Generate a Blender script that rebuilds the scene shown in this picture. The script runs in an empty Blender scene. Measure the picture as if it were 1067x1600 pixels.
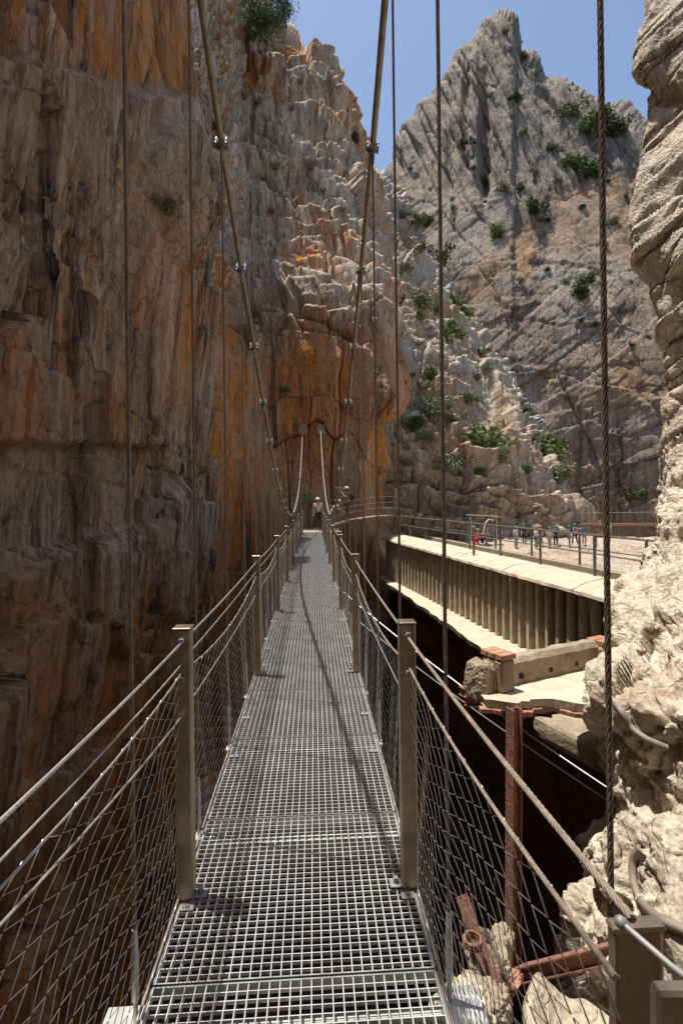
import bpy, math, random
import numpy as np
from mathutils import Vector, Matrix, Euler
from mathutils.bvhtree import BVHTree

rng = random.Random(11)
R = math.radians
scn = bpy.context.scene
col = scn.collection

# ------------------------------------------------------------------ camera frame
F = 800.0; HX = 533.5; HY = 780.0
YAW = R(3.08); ROLL = 0.012
CAM = Vector((0.08, 0.0, 1.63))
SY, CY = math.sin(YAW), math.cos(YAW)

def W(x, d, z):
    """metres right of / ahead of / above the eye -> world"""
    return Vector((CAM.x + x*CY + d*SY, CAM.y - x*SY + d*CY, CAM.z + z))
def P(px, py, d):
    dx, dy = px-HX, py-HY
    return W((dx-ROLL*dy)/F*d, d, -(dy+ROLL*dx)/F*d)
def PZ(px, py, z):
    """point seen at a pixel on the level plane z (world)"""
    dx, dy = px-HX, py-HY
    k = -(dy+ROLL*dx)/F
    return P(px, py, (z-CAM.z)/k)
def pix(A):
    """world array (...,3) -> photo pixels"""
    q = A - np.array(CAM)
    r = q[..., 0]*CY - q[..., 1]*SY; d = q[..., 0]*SY + q[..., 1]*CY
    d = np.where(d < .1, .1, d)
    a = r/d*F; b = -q[..., 2]/d*F
    return HX + a + ROLL*b, HY + b - ROLL*a

cam_d = bpy.data.cameras.new('camera'); cam = bpy.data.objects.new('camera', cam_d); col.objects.link(cam)
cam_d.sensor_fit = 'VERTICAL'; cam_d.sensor_height = 36; cam_d.lens = 18
cam_d.shift_y = -(800-HY)/1600
cam_d.clip_start = .02; cam_d.clip_end = 3000
cam.matrix_world = Matrix.Translation(CAM) @ Euler((R(90), 0, -YAW)).to_matrix().to_4x4() @ Matrix.Rotation(-ROLL, 4, 'Z')
scn.camera = cam

# ------------------------------------------------------------------ light
SUN = Vector((-.205, .07, 1)).normalized()          # towards the sun
elev = math.asin(SUN.z); azim = math.atan2(SUN.x, SUN.y)
w = bpy.data.worlds.new('World'); scn.world = w; w.use_nodes = True
nt = w.node_tree; bg = nt.nodes['Background']
sky = nt.nodes.new('ShaderNodeTexSky'); sky.sky_type = 'NISHITA'; sky.sun_disc = False
sky.sun_elevation = elev; sky.sun_rotation = azim
sky.air_density = 1.0; sky.dust_density = 1.6; sky.ozone_density = .6; sky.altitude = 300
nt.links.new(sky.outputs[0], bg.inputs[0]); bg.inputs[1].default_value = .118
sl = bpy.data.lights.new('sun', 'SUN'); sl.energy = 4.2; sl.angle = R(.5); sl.color = (1, .95, .87)
so = bpy.data.objects.new('sun', sl); col.objects.link(so)
so.rotation_euler = SUN.to_track_quat('Z', 'Y').to_euler()
scn.view_settings.view_transform = 'Standard'; scn.view_settings.look = 'None'
scn.view_settings.exposure = 0.65; scn.view_settings.gamma = 1
scn.cycles.max_bounces = 8; scn.cycles.diffuse_bounces = 5

# ------------------------------------------------------------------ object helpers
def tag(o, label=None, cat=None, group=None, kind=None):
    if label: o['label'] = label
    if cat: o['category'] = cat
    if group: o['group'] = group
    if kind: o['kind'] = kind
    return o
def empty(name, loc, label, cat, group=None, rz=0):
    o = bpy.data.objects.new(name, None); col.objects.link(o)
    o.location = loc; o.rotation_euler = (0, 0, rz); o.empty_display_size = .1
    return tag(o, label, cat, group)
def dup(o, parent=None, keep=True):
    c = o.copy(); col.objects.link(c); c.parent = parent
    for ch in o.children: dup(ch, c)
    return c

class MB:
    def __init__(s): s.v = []; s.f = []
    def add(s, vs, fs):
        n = len(s.v); s.v += [tuple(p) for p in vs]; s.f += [tuple(i+n for i in f) for f in fs]
    def box(s, c, size, rot=None, jit=0):
        hx, hy, hz = size[0]/2, size[1]/2, size[2]/2
        vs = [Vector((x, y, z)) for x in (-hx, hx) for y in (-hy, hy) for z in (-hz, hz)]
        if jit: vs = [v+Vector([rng.uniform(-jit, jit) for _ in range(3)]) for v in vs]
        if rot is not None: vs = [rot @ v for v in vs]
        s.add([Vector(c)+v for v in vs], [(0,1,3,2),(4,6,7,5),(0,4,5,1),(2,3,7,6),(0,2,6,4),(1,5,7,3)])
    def bbox(s, c, size, rot=None, b=.01):
        """chamfered box"""
        h = [x/2 for x in size]; b = min(b, min(h)*.6)
        vs = []; idx = {}
        for sx in (-1, 1):
            for sy in (-1, 1):
                for sz in (-1, 1):
                    for a in range(3):
                        p = [sx*h[0], sy*h[1], sz*h[2]]
                        for k in range(3):
                            if k != a: p[k] -= (sx, sy, sz)[k]*b
                        idx[(sx, sy, sz, a)] = len(vs); vs.append(Vector(p))
        fs = []
        for a in range(3):
            o1, o2 = [k for k in range(3) if k != a]
            for sg in (-1, 1):
                q = []
                for (u, v) in ((-1,-1),(1,-1),(1,1),(-1,1)):
                    t = [0,0,0]; t[a] = sg; t[o1] = u; t[o2] = v; q.append(idx[(t[0],t[1],t[2],a)])
                fs.append(q)
            for u in (-1, 1):
                for v in (-1, 1):
                    q = []
                    for sg, aa in ((-1,o1),(1,o1),(1,o2),(-1,o2)):
                        t = [0,0,0]; t[a] = sg; t[o1] = u; t[o2] = v; q.append(idx[(t[0],t[1],t[2],aa)])
                    fs.append(q)
        for sx in (-1,1):
            for sy in (-1,1):
                for sz in (-1,1): fs.append([idx[(sx,sy,sz,a)] for a in range(3)])
        if rot is not None: vs = [rot @ v for v in vs]
        s.add([Vector(c)+v for v in vs], fs)
    def bar(s, a, b, wd, h, up=Vector((0,0,1))):
        a, b = Vector(a), Vector(b); t = (b-a).normalized()
        x = t.cross(up)
        if x.length < 1e-4: x = t.cross(Vector((0,1,0)))
        x.normalize(); z = x.cross(t)
        vs = [p + x*i*wd/2 + z*j*h/2 for p in (a, b) for (i, j) in ((-1,-1),(1,-1),(1,1),(-1,1))]
        s.add(vs, [(0,1,2,3),(7,6,5,4),(0,4,5,1),(1,5,6,2),(2,6,7,3),(3,7,4,0)])
    def ibeam(s, a, b, wd, h, t=.012, up=Vector((0,0,1))):
        a, b = Vector(a), Vector(b); d = (b-a).normalized(); x = d.cross(up)
        if x.length < 1e-3: x = d.cross(Vector((0,1,0)))
        x.normalize(); z = x.cross(d)
        for o in (-1, 1): s.bar(a+z*o*(h/2-t/2), b+z*o*(h/2-t/2), wd, t, up)
        s.bar(a, b, t, h-2*t-.002, up)
    def tube(s, pts, r, n=6, cap=True):
        pts = [Vector(p) for p in pts]; m = len(pts)
        rr = r if isinstance(r, (list, tuple)) else [r]*m
        vs = []; x = None
        for i, p in enumerate(pts):
            t = (pts[min(i+1, m-1)]-pts[max(i-1, 0)]).normalized()
            if x is None:
                x = t.cross(Vector((0,0,1)) if abs(t.z) < .9 else Vector((0,1,0)))
            x = (x-t*x.dot(t)).normalized(); y = t.cross(x)
            for k in range(n):
                a = 2*math.pi*k/n; vs.append(p+(x*math.cos(a)+y*math.sin(a))*rr[i])
        fs = [(i*n+k, i*n+(k+1)%n, (i+1)*n+(k+1)%n, (i+1)*n+k) for i in range(m-1) for k in range(n)]
        if cap:
            k0 = len(vs); vs += vs[:n]+vs[(m-1)*n:m*n]
            fs += [tuple(k0+k for k in range(n-1, -1, -1)), tuple(k0+n+k for k in range(n))]
        s.add(vs, fs)
    def rope(s, pts, rad, strands=6, lay=None, n=5):
        """laid wire rope: helical strands round a core"""
        lay = lay or rad*14
        pts = [Vector(p) for p in pts]
        out = [pts[0]]; L = [0.0]; step = lay/7
        for a, b in zip(pts, pts[1:]):
            l = (b-a).length; k = max(1, int(l/step))
            for i in range(1, k+1): out.append(a.lerp(b, i/k)); L.append(L[-1]+l/k)
        t0 = (out[-1]-out[0]).normalized(); x0 = t0.cross(Vector((.3,.9,.1))).normalized()
        rs = rad*.36; rc = rad-rs
        for q in range(strands):
            c = []
            for i, p in enumerate(out):
                t = (out[min(i+1, len(out)-1)]-out[max(i-1, 0)]).normalized()
                x = (x0-t*x0.dot(t)).normalized(); y = t.cross(x)
                a = 2*math.pi*(q/strands+L[i]/lay); c.append(p+(x*math.cos(a)+y*math.sin(a))*rc)
            s.tube(c, rs, n)
        s.tube(out[::3]+[out[-1]], rc, 6)
    def ball(s, c, r, n=8, m=6, sc=(1,1,1)):
        vs = []; fs = []
        for i in range(m+1):
            th = math.pi*i/m
            for k in range(n):
                a = 2*math.pi*k/n
                vs.append(Vector(c)+Vector((r*sc[0]*math.sin(th)*math.cos(a), r*sc[1]*math.sin(th)*math.sin(a), r*sc[2]*math.cos(th))))
        for i in range(m):
            for k in range(n): fs.append((i*n+k, (i+1)*n+k, (i+1)*n+(k+1)%n, i*n+(k+1)%n))
        s.add(vs, fs)
    def mesh(s, name):
        me = bpy.data.meshes.new(name); me.from_pydata(s.v, [], s.f); me.update(); return me
    def build(s, name, mat, parent=None, smooth=False, offset=None):
        if offset is not None: s.v = [tuple(Vector(p)-Vector(offset)) for p in s.v]
        me = s.mesh(name); me.materials.append(mat)
        if smooth: me.polygons.foreach_set('use_smooth', [True]*len(me.polygons))
        o = bpy.data.objects.new(name, me); col.objects.link(o); o.parent = parent
        if offset is not None: o.location = offset
        return o

# ------------------------------------------------------------------ noise in numpy
def _h(ix, iy, iz, s):
    a = (ix.astype(np.int64)*374761393 + iy.astype(np.int64)*668265263 + iz.astype(np.int64)*2147483647 + s*974634777) & 0xFFFFFFFF
    a = ((a ^ (a >> 13))*1274126177) & 0xFFFFFFFF
    a = ((a ^ (a >> 16))*2246822519) & 0xFFFFFFFF
    return ((a ^ (a >> 15)) & 0xFFFFFF)/float(0xFFFFFF)
def vn(p, s=0):
    i = np.floor(p); f = p-i; f = f*f*f*(f*(f*6-15)+10)
    ix, iy, iz = i[..., 0], i[..., 1], i[..., 2]; r = 0
    for a in (0, 1):
        for b in (0, 1):
            for c in (0, 1):
                wt = (f[..., 0] if a else 1-f[..., 0])*(f[..., 1] if b else 1-f[..., 1])*(f[..., 2] if c else 1-f[..., 2])
                r = r + wt*_h(ix+a, iy+b, iz+c, s)
    return r*2-1
def fbm(p, o=4, s=0, g=.5):
    r = 0; a = 1; t = 0
    for k in range(o):
        r = r+a*vn(p, s+k*7); t += a; p = p*2.03+13.7; a *= g
    return r/t
def worley(p, s=0):
    i = np.floor(p); f = p-i
    sh = p.shape[:-1]
    F1 = np.full(sh, 9.0); F2 = np.full(sh, 9.0); ID = np.zeros(sh); V = np.zeros(p.shape)
    for a in (-1, 0, 1):
        for b in (-1, 0, 1):
            for c in (-1, 0, 1):
                jx, jy, jz = i[..., 0]+a, i[..., 1]+b, i[..., 2]+c
                q = np.stack([a+_h(jx, jy, jz, s), b+_h(jx, jy, jz, s+1), c+_h(jx, jy, jz, s+2)], -1)
                v = f-q; d = np.sqrt((v*v).sum(-1)); hid = _h(jx, jy, jz, s+3)
                n1 = d < F1
                F2 = np.where(n1, F1, np.minimum(F2, d)); ID = np.where(n1, hid, ID); V = np.where(n1[..., None], v, V); F1 = np.where(n1, d, F1)
    return F1, F2, ID, V
def ss(a, b, x):
    t = np.clip((x-a)/(b-a), 0, 1); return t*t*(3-2*t)
def blocks(p, sc, amp, tilt, s, crack=.5, cw=.1):
    """fractured rock: every cell its own offset and tilted face, grooves between"""
    q = p/np.array(sc)
    q = q + .22*np.stack([vn(q*1.3, s+40), vn(q*1.3, s+41), vn(q*1.3, s+42)], -1)
    F1, F2, ID, V = worley(q, s)
    g = 1-ss(0, cw, F2-F1)
    r2 = np.modf(ID*61.7)[0]; r3 = np.modf(ID*137.3)[0]; r4 = np.modf(ID*291.1)[0]
    t = V[..., 0]*(r2-.5)+V[..., 1]*(r3-.5)+V[..., 2]*(r4-.5)
    return amp*(ID-.5)*1.2 + tilt*t*2 - crack*amp*g

def cell1(x, s):
    i = np.floor(x); sh = x.shape; F1 = np.full(sh, 9.); F2 = np.full(sh, 9.); ID = np.zeros(sh); V = np.zeros(sh)
    z0 = np.zeros(sh)
    for a in (-1, 0, 1):
        j = i+a; v = x-(j+.1+.8*_h(j, z0+s, z0, 3)); d = np.abs(v); hid = _h(j, z0+s, z0+1, 5); n1 = d < F1
        F2 = np.where(n1, F1, np.minimum(F2, d)); ID = np.where(n1, hid, ID); V = np.where(n1, v, V); F1 = np.where(n1, d, F1)
    return ID, F2-F1, V
def beds(s_, z, hz, ws, amp, seed, joint=.12, rnd=.12, tilt=.3, w1=.12, w2=.25, stair=0):
    """bedded and jointed rock: layers in z, each cut by its own joints along s; blocks stand proud by different amounts"""
    q = np.stack([s_/ws*.6, z/hz*.6, s_*0], -1)
    zi, ez, vz = cell1(z/hz+w1*2*vn(q, seed)+.05*vn(q*5, seed+1), seed)
    bi, es, vs = cell1(s_/ws+97*zi+w2*vn(q*1.3+5, seed+2)+.06*vn(q*6, seed+3), seed+9)
    h2 = np.modf((bi*53.3+zi*17.9))[0]; h3 = np.modf(h2*71.7)[0]; h4 = np.modf(h2*191.3)[0]
    d = amp*(h2-.5)*1.6 + tilt*amp*((h3-.5)*vs*2+(h4-.35)*vz*2)
    if stair: d = d + stair*hz*vz
    ed = np.minimum(ez*hz, es*ws)*.5
    d = d - joint*(1-ss(0, rnd, ed))**1.5
    return d
def billow(p, o, s):
    r = 0; a = 1
    for k in range(o):
        r = r+a*np.abs(vn(p, s+k)); p = p*2.1+3.1; a *= .52
    return r

# ------------------------------------------------------------------ sheets of rock
BV = {}
def sheet(name, net, un, vn_, disp, tone, mat, kind='structure', label=None, cat=None, smooth=True):
    N = np.array([[list(p) for p in row] for row in net])
    def cr(A, t):
        n = A.shape[0]
        i = np.minimum(np.floor(t).astype(int), n-2); f = (t-i).reshape((-1,)+(1,)*(A.ndim-1))
        p0 = A[np.maximum(i-1, 0)]; p1 = A[i]; p2 = A[i+1]; p3 = A[np.minimum(i+2, n-1)]
        m1 = (p2-p0)*.5*.8; m2 = (p3-p1)*.5*.8
        return (2*f**3-3*f**2+1)*p1+(f**3-2*f**2+f)*m1+(-2*f**3+3*f**2)*p2+(f**3-f**2)*m2
    def par(c):
        o = [np.linspace(i, i+1, k, endpoint=False) for i, k in enumerate(c)]; return np.concatenate(o+[np.array([float(len(c))])])
    A = cr(N, par(vn_)); A = np.swapaxes(cr(np.swapaxes(A, 0, 1), par(un)), 0, 1)
    def normals(A):
        n = np.cross(np.gradient(A, axis=1), np.gradient(A, axis=0))
        n /= np.maximum(np.linalg.norm(n, axis=-1, keepdims=True), 1e-9)
        return n
    n = normals(A)
    mid = A[A.shape[0]//2, A.shape[1]//2]
    sg = 1 if np.dot(n[A.shape[0]//2, A.shape[1]//2], np.array(CAM)-mid) > 0 else -1
    n = n*sg
    A = A + n*disp(A, n)[..., None]
    V_, U_ = A.shape[:2]
    me = bpy.data.meshes.new(name)
    me.vertices.add(V_*U_); me.vertices.foreach_set('co', A.reshape(-1))
    idx = np.arange(V_*U_).reshape(V_, U_)
    q = np.stack([idx[:-1, :-1], idx[:-1, 1:], idx[1:, 1:], idx[1:, :-1]], -1).reshape(-1, 4)
    if sg < 0: q = q[:, ::-1]
    m = len(q)
    me.loops.add(m*4); me.loops.foreach_set('vertex_index', q.reshape(-1).astype(np.int32))
    me.polygons.add(m); me.polygons.foreach_set('loop_start', np.arange(0, m*4, 4, dtype=np.int32))
    me.polygons.foreach_set('use_smooth', np.full(m, smooth))
    me.update(calc_edges=True)
    T = tone(A, n)
    at = me.color_attributes.new('tone', 'FLOAT_COLOR', 'POINT')
    at.data.foreach_set('color', np.stack([T[0], T[1], T[2], np.ones_like(T[0])], -1).reshape(-1).astype(np.float32))
    me.materials.append(mat)
    o = bpy.data.objects.new(name, me); col.objects.link(o); tag(o, label, cat, None, kind)
    BV[o.name] = BVHTree.FromPolygons([Vector(v) for v in A.reshape(-1, 3)], [tuple(int(k) for k in f) for f in q])
    return o
def hit(px, py, names=None):
    a = P(px, py, 1.0); dr = (a-CAM).normalized(); best = None
    for k in (names or BV):
        h = BV[k].ray_cast(CAM, dr)
        if h[0] is not None and (best is None or h[3] < best[1]): best = (h[0], h[3], h[1])
    return best

# ------------------------------------------------------------------ materials
def mat(name, color, rough=.6, metal=0., var=.25, scale=8., bump=.15, col2=None, bscale=None, spec=.4):
    m = bpy.data.materials.new(name); m.use_nodes = True; t = m.node_tree; b = t.nodes['Principled BSDF']
    tc = t.nodes.new('ShaderNodeTexCoord'); n = t.nodes.new('ShaderNodeTexNoise')
    n.inputs['Scale'].default_value = scale; n.inputs['Detail'].default_value = 6; n.inputs['Roughness'].default_value = .65
    t.links.new(tc.outputs['Object'], n.inputs['Vector'])
    r = t.nodes.new('ShaderNodeValToRGB'); e = r.color_ramp.elements
    c2 = col2 or tuple(c*(1+var) for c in color); c1 = color if col2 else tuple(c*(1-var) for c in color)
    e[0].position = .34; e[1].position = .66; e[0].color = (*c1, 1); e[1].color = (*c2, 1)
    t.links.new(n.outputs['Fac'], r.inputs[0]); t.links.new(r.outputs[0], b.inputs['Base Color'])
    b.inputs['Roughness'].default_value = rough; b.inputs['Metallic'].default_value = metal
    b.inputs['Specular IOR Level'].default_value = spec
    if bump:
        n2 = t.nodes.new('ShaderNodeTexNoise'); n2.inputs['Scale'].default_value = bscale or scale*3; n2.inputs['Detail'].default_value = 5
        t.links.new(tc.outputs['Object'], n2.inputs['Vector'])
        bp = t.nodes.new('ShaderNodeBump'); bp.inputs['Strength'].default_value = bump; bp.inputs['Distance'].default_value = .02
        t.links.new(n2.outputs['Fac'], bp.inputs['Height']); t.links.new(bp.outputs[0], b.inputs['Normal'])
    return m

def rock(name, c_lo, c_hi, orange, dark, sc=1., bump=.6, streak=1., bdist=.12, pits=0., joints=.4, jz=.45):
    """limestone: speckled ground colour, rust, water stains and some painted shade on the wall (amounts in the 'tone' attribute)"""
    m = bpy.data.materials.new(name); m.use_nodes = True; t = m.node_tree; b = t.nodes['Principled BSDF']
    L = t.links.new
    def nd(k, **kw):
        x = t.nodes.new(k)
        for a, v in kw.items(): setattr(x, a, v)
        return x
    tc = nd('ShaderNodeTexCoord')
    def mp(s):
        x = nd('ShaderNodeMapping'); x.inputs['Scale'].default_value = s; L(tc.outputs['Object'], x.inputs['Vector']); return x.outputs[0]
    def noise(v, s, d=8, ro=.65):
        x = nd('ShaderNodeTexNoise'); x.inputs['Scale'].default_value = s; x.inputs['Detail'].default_value = d; x.inputs['Roughness'].default_value = ro
        L(v, x.inputs['Vector']); return x.outputs['Fac']
    def ramp(f, a, b_, ca=(0,0,0,1), cb=(1,1,1,1)):
        x = nd('ShaderNodeValToRGB'); e = x.color_ramp.elements; e[0].position = a; e[1].position = b_; e[0].color = ca; e[1].color = cb
        L(f, x.inputs[0]); return x.outputs[0]
    def mix(f, a, b_, bt='MIX'):
        x = nd('ShaderNodeMix', data_type='RGBA', blend_type=bt)
        if isinstance(f, float): x.inputs[0].default_value = f
        else: L(f, x.inputs[0])
        for i, v in ((6, a), (7, b_)):
            if isinstance(v, tuple): x.inputs[i].default_value = (*v, 1)
            else: L(v, x.inputs[i])
        return x.outputs[2]
    def mth(op, a, b_):
        x = nd('ShaderNodeMath', operation=op)
        for i, v in ((0, a), (1, b_)):
            if isinstance(v, (float, int)): x.inputs[i].default_value = v
            else: L(v, x.inputs[i])
        return x.outputs[0]
    at = nd('ShaderNodeAttribute', attribute_name='tone')
    sp = nd('ShaderNodeSeparateColor'); L(at.outputs['Color'], sp.inputs[0])
    iso = mp((1/sc,)*3); st = mp((1/sc, 1/sc, .10/sc)); st2 = mp((2.6/sc, 2.6/sc, .16/sc))
    base = mix(ramp(noise(iso, .9), .36, .66), c_lo, c_hi)
    base = mix(ramp(noise(iso, 7, 5), .35, .7), base, tuple(min(1, c*1.25) for c in c_hi))
    s1 = ramp(noise(st, 1.6, 9, .72), .36, .58); s2 = ramp(noise(st2, 1.3, 9, .72), .43, .60)
    of = mth('MULTIPLY', sp.outputs[0], mth('ADD', mth('MULTIPLY', s1, .75), .3))
    of.node.use_clamp = True
    org = mix(ramp(noise(iso, 2.2, 6), .35, .68), tuple(c*.62 for c in orange), orange)
    c = mix(of, base, org)
    df = mth('MULTIPLY', sp.outputs[1], s2 if streak else s1); df.node.use_clamp = True
    c = mix(df, c, dark)
    pale = mth('MULTIPLY', sp.outputs[2], ramp(noise(st2, .8, 9, .75), .49, .58)); pale.node.use_clamp = True
    c = mix(pale, c, tuple(min(.8, x*1.5) for x in c_hi))
    fl = mp((6.5/sc, 6.5/sc, .5/sc))
    c = mix(mth('MULTIPLY', ramp(noise(fl, 1., 6, .7), .48, .62), .45), c, mix(1., c, (.52,.47,.42), 'MULTIPLY'))
    c = mix(mth('MULTIPLY', ramp(noise(iso, 11, 8, .75), .54, .66), .5), c, mix(1., c, (1.35,1.3,1.22), 'MULTIPLY'))
    jv = None
    if joints:
        wz = nd('ShaderNodeVectorMath', operation='MULTIPLY_ADD'); nv = nd('ShaderNodeTexNoise'); nv.inputs['Scale'].default_value = 1.6; nv.inputs['Detail'].default_value = 4
        L(iso, nv.inputs['Vector']); L(nv.outputs['Color'], wz.inputs[0]); wz.inputs[1].default_value = (.5,.5,.5); L(mp((.8/sc,.8/sc,.8*jz/sc)), wz.inputs[2])
        vo = nd('ShaderNodeTexVoronoi', feature='DISTANCE_TO_EDGE'); vo.inputs['Scale'].default_value = 1.5; L(wz.outputs[0], vo.inputs['Vector'])
        jv = ramp(vo.outputs['Distance'], .0, .035)
        jm = mth('MULTIPLY', mth('SUBTRACT', 1., jv), mth('MULTIPLY', ramp(noise(iso, .7, 3), .42, .58), joints))
        c = mix(jm, c, mix(1., c, (.30,.26,.23), 'MULTIPLY'))
    L(c, b.inputs['Base Color'])
    b.inputs['Roughness'].default_value = .92; b.inputs['Specular IOR Level'].default_value = .15
    h = mth('ADD', noise(iso, 3, 12, .7), mth('MULTIPLY', noise(iso, 14, 8, .7), .45))
    if pits:
        v = nd('ShaderNodeTexVoronoi'); v.inputs['Scale'].default_value = 9
        wv = mix(.25, iso, noise(iso, 5, 3)) if False else iso
        L(wv, v.inputs['Vector']); h = mth('ADD', h, mth('MULTIPLY', v.outputs['Distance'], pits))
    h = mth('ADD', h, mth('MULTIPLY', noise(mp((4/sc,4/sc,.45/sc)), 1., 8, .7), .4))
    if jv is not None: h = mth('ADD', h, mth('MULTIPLY', jv, .35))
    bp = nd('ShaderNodeBump'); bp.inputs['Strength'].default_value = bump; bp.inputs['Distance'].default_value = bdist*sc
    L(h, bp.inputs['Height']); L(bp.outputs[0], b.inputs['Normal'])
    return m

M = {}
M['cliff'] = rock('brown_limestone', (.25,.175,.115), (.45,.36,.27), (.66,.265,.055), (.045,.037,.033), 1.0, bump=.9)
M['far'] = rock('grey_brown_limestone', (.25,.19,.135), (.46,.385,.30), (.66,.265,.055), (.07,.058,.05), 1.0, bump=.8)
M['hill'] = rock('pale_hill_limestone', (.27,.225,.165), (.49,.425,.34), (.50,.30,.14), (.11,.09,.075), 2.0, bump=.8)
M['peak'] = rock('grey_peak_limestone', (.165,.14,.115), (.285,.25,.21), (.42,.25,.13), (.075,.065,.055), 4.0, bump=.9)
M['pale'] = rock('cream_limestone', (.40,.335,.255), (.59,.515,.41), (.50,.335,.20), (.15,.125,.10), .55, bump=.75, pits=.5, joints=.2, jz=1.)
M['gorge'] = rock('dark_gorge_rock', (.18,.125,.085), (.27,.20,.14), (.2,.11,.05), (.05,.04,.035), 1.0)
M['sand'] = mat('pale_sand', (.44,.36,.26), .95, 0, .22, 3, .5, bscale=30, spec=.1)
M['steel'] = mat('galvanised_steel', (.50,.51,.50), .42, .85, .22, 14, .04)
M['grate'] = mat('galvanised_grating', (.54,.54,.52), .5, .25, .2, 5, .0)
M['inox'] = mat('satin_steel_post', (.40,.325,.23), .38, .85, .28, 7, .06)
M['wire'] = mat('steel_net_wire', (.88,.85,.80), .42, .9, .12, 20, .0)
M['rope'] = mat('dark_wire_rope', (.25,.20,.155), .8, .1, .3, 40, .0, spec=.15)
M['rope_pale'] = mat('pale_wire_rope', (.52,.50,.46), .42, .7, .2, 40, .0)
M['main'] = mat('weathered_main_cable', (.34,.28,.21), .55, .3, .25, 10, .1, bscale=120)
M['clamp'] = mat('zinc_clamp', (.30,.29,.28), .6, .4, .2, 12, .05)
M['rust'] = mat('rusty_steel', (.17,.075,.05), .85, .05, .35, 9, .5, (.34,.17,.115))
M['conc'] = mat('sunbleached_concrete', (.42,.34,.24), .93, 0, .2, 2.6, .6, (.62,.54,.42), 24, .1)
M['oldconc'] = mat('grey_weathered_concrete', (.24,.19,.135), .93, 0, .3, 3.5, .9, (.40,.33,.24), 22, .1)
M['ribconc'] = mat('pale_rib_concrete', (.34,.28,.20), .93, 0, .3, 3.5, .8, (.58,.50,.38), 22, .1)
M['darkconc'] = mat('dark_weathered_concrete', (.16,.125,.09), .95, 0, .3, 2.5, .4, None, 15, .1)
M['brick'] = mat('red_brick', (.33,.14,.085), .9, 0, .3, 9, .6, (.44,.27,.18), 25, .1)
M['rail'] = mat('grey_green_rail_paint', (.15,.16,.14), .55, .3, .3, 10, .1)
M['wood'] = mat('weathered_timber', (.26,.18,.11), .85, 0, .3, 6, .3, None, 40)
M['white'] = mat('white_plastic', (.75,.75,.73), .5, 0, .05, 5, 0)
M['pipe'] = mat('grey_brown_conduit', (.24,.20,.15), .6, 0, .2, 20, .05)

def leafmat(name, c1, c2):
    m = bpy.data.materials.new(name); m.use_nodes = True; t = m.node_tree; b = t.nodes['Principled BSDF']
    g = t.nodes.new('ShaderNodeNewGeometry'); r = t.nodes.new('ShaderNodeValToRGB')
    r.color_ramp.elements[0].color = (*c1, 1); r.color_ramp.elements[1].color = (*c2, 1)
    t.links.new(g.outputs['Random Per Island'], r.inputs[0]); t.links.new(r.outputs[0], b.inputs['Base Color'])
    b.inputs['Roughness'].default_value = .7; b.inputs['Specular IOR Level'].default_value = .2
    return m
M['leaf'] = leafmat('green_leaves', (.09,.125,.035), (.21,.25,.085))
M['leafgrey'] = leafmat('grey_green_leaves', (.14,.16,.085), (.28,.30,.17))
M['leafdark'] = leafmat('dark_green_leaves', (.05,.072,.025), (.12,.145,.055))
M['dry'] = leafmat('dry_grass', (.20,.14,.07), (.34,.26,.13))
M['bark'] = mat('bark', (.10,.075,.05), .9, 0, .3, 10, .4)

# ------------------------------------------------------------------ terrain
def blob(px, py, x, y, rx, ry, soft=.5):
    return 1-ss(1-soft, 1+soft, np.sqrt(((px-x)/rx)**2+((py-y)/ry)**2))

# left cliff: a tall wall beside the bridge, in the shade of its own top
plan = [(-9.5,-9),(-7.2,-2),(-6.6,4),(-6.1,8.5),(-5.75,12.5),(-5.35,16.5),(-5.0,20),(-4.85,22.3),(-5.6,24.2),(-9,27)]
def lean(z, y):
    return 0
netA = []
for z, off in ((-46,1.5),(-25,.6),(-10,.2),(-3,.05),(3,0),(8,.1),(13,.25),(18,.2),(23,-.2),(27,-.9),(29,-5),(30,-16)):
    netA.append([(x+off*(1 if i < 8 else .7), y, z) for i, (x, y) in enumerate(plan)])
def dispA(A, n):
    px, py = pix(A)
    s_ = A[..., 1]; z = A[..., 2]
    zt = z+.16*s_                                               # beds dip away
    d = .5*fbm(A*np.array((.16,.16,.10)), 3, 3)
    m1 = ss(-.35, .15, fbm(A*np.array((.12,.12,.10)), 2, 8))
    d += beds(s_, zt, 6.5, 2.3, .50, 5, .26, .06, .5, .12, .2, .05)
    d += m1*beds(s_, zt, 2.3, .95, .22, 6, .14, .04, .5, .12, .2, .07)
    d += (.35+.65*m1)*beds(s_, zt, 1.0, .42, .05, 7, .05, .025, .6)
    d += .07*fbm(A*np.array((1.9,1.9,.16)), 3, 22)             # vertical fluting
    d += .07*fbm(A*1.9, 5, 31, .62)
    bnd = ss(-12, 12, py-(95+.20*px)+14*vn(A*.6, 15))           # bedded band steps out below the smooth orange roof
    d += .60*bnd - .25
    d += ss(-40, 40, py-250)*blob(px, py, 150, 290, 320, 150, .35)*beds(s_, zt-.1*s_, .75, 1.3, .16, 12, .10, .07, .4)
    d += .55*blob(px, py, 245, 300, 45, 110, .15) + .45*blob(px, py, 262, 870, 42, 110, .12)
    d -= .45*ss(-10, 12, 890-.35*px-py+10*vn(A*.8, 4))*ss(690, 706, py+8*vn(A*.7, 6))*(1-ss(225, 240, px))
    d -= .30*(1-ss(.0, .03, np.abs(fbm(A*np.array((.5,.5,.035)), 2, 77))))   # long cracks
    return d
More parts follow.
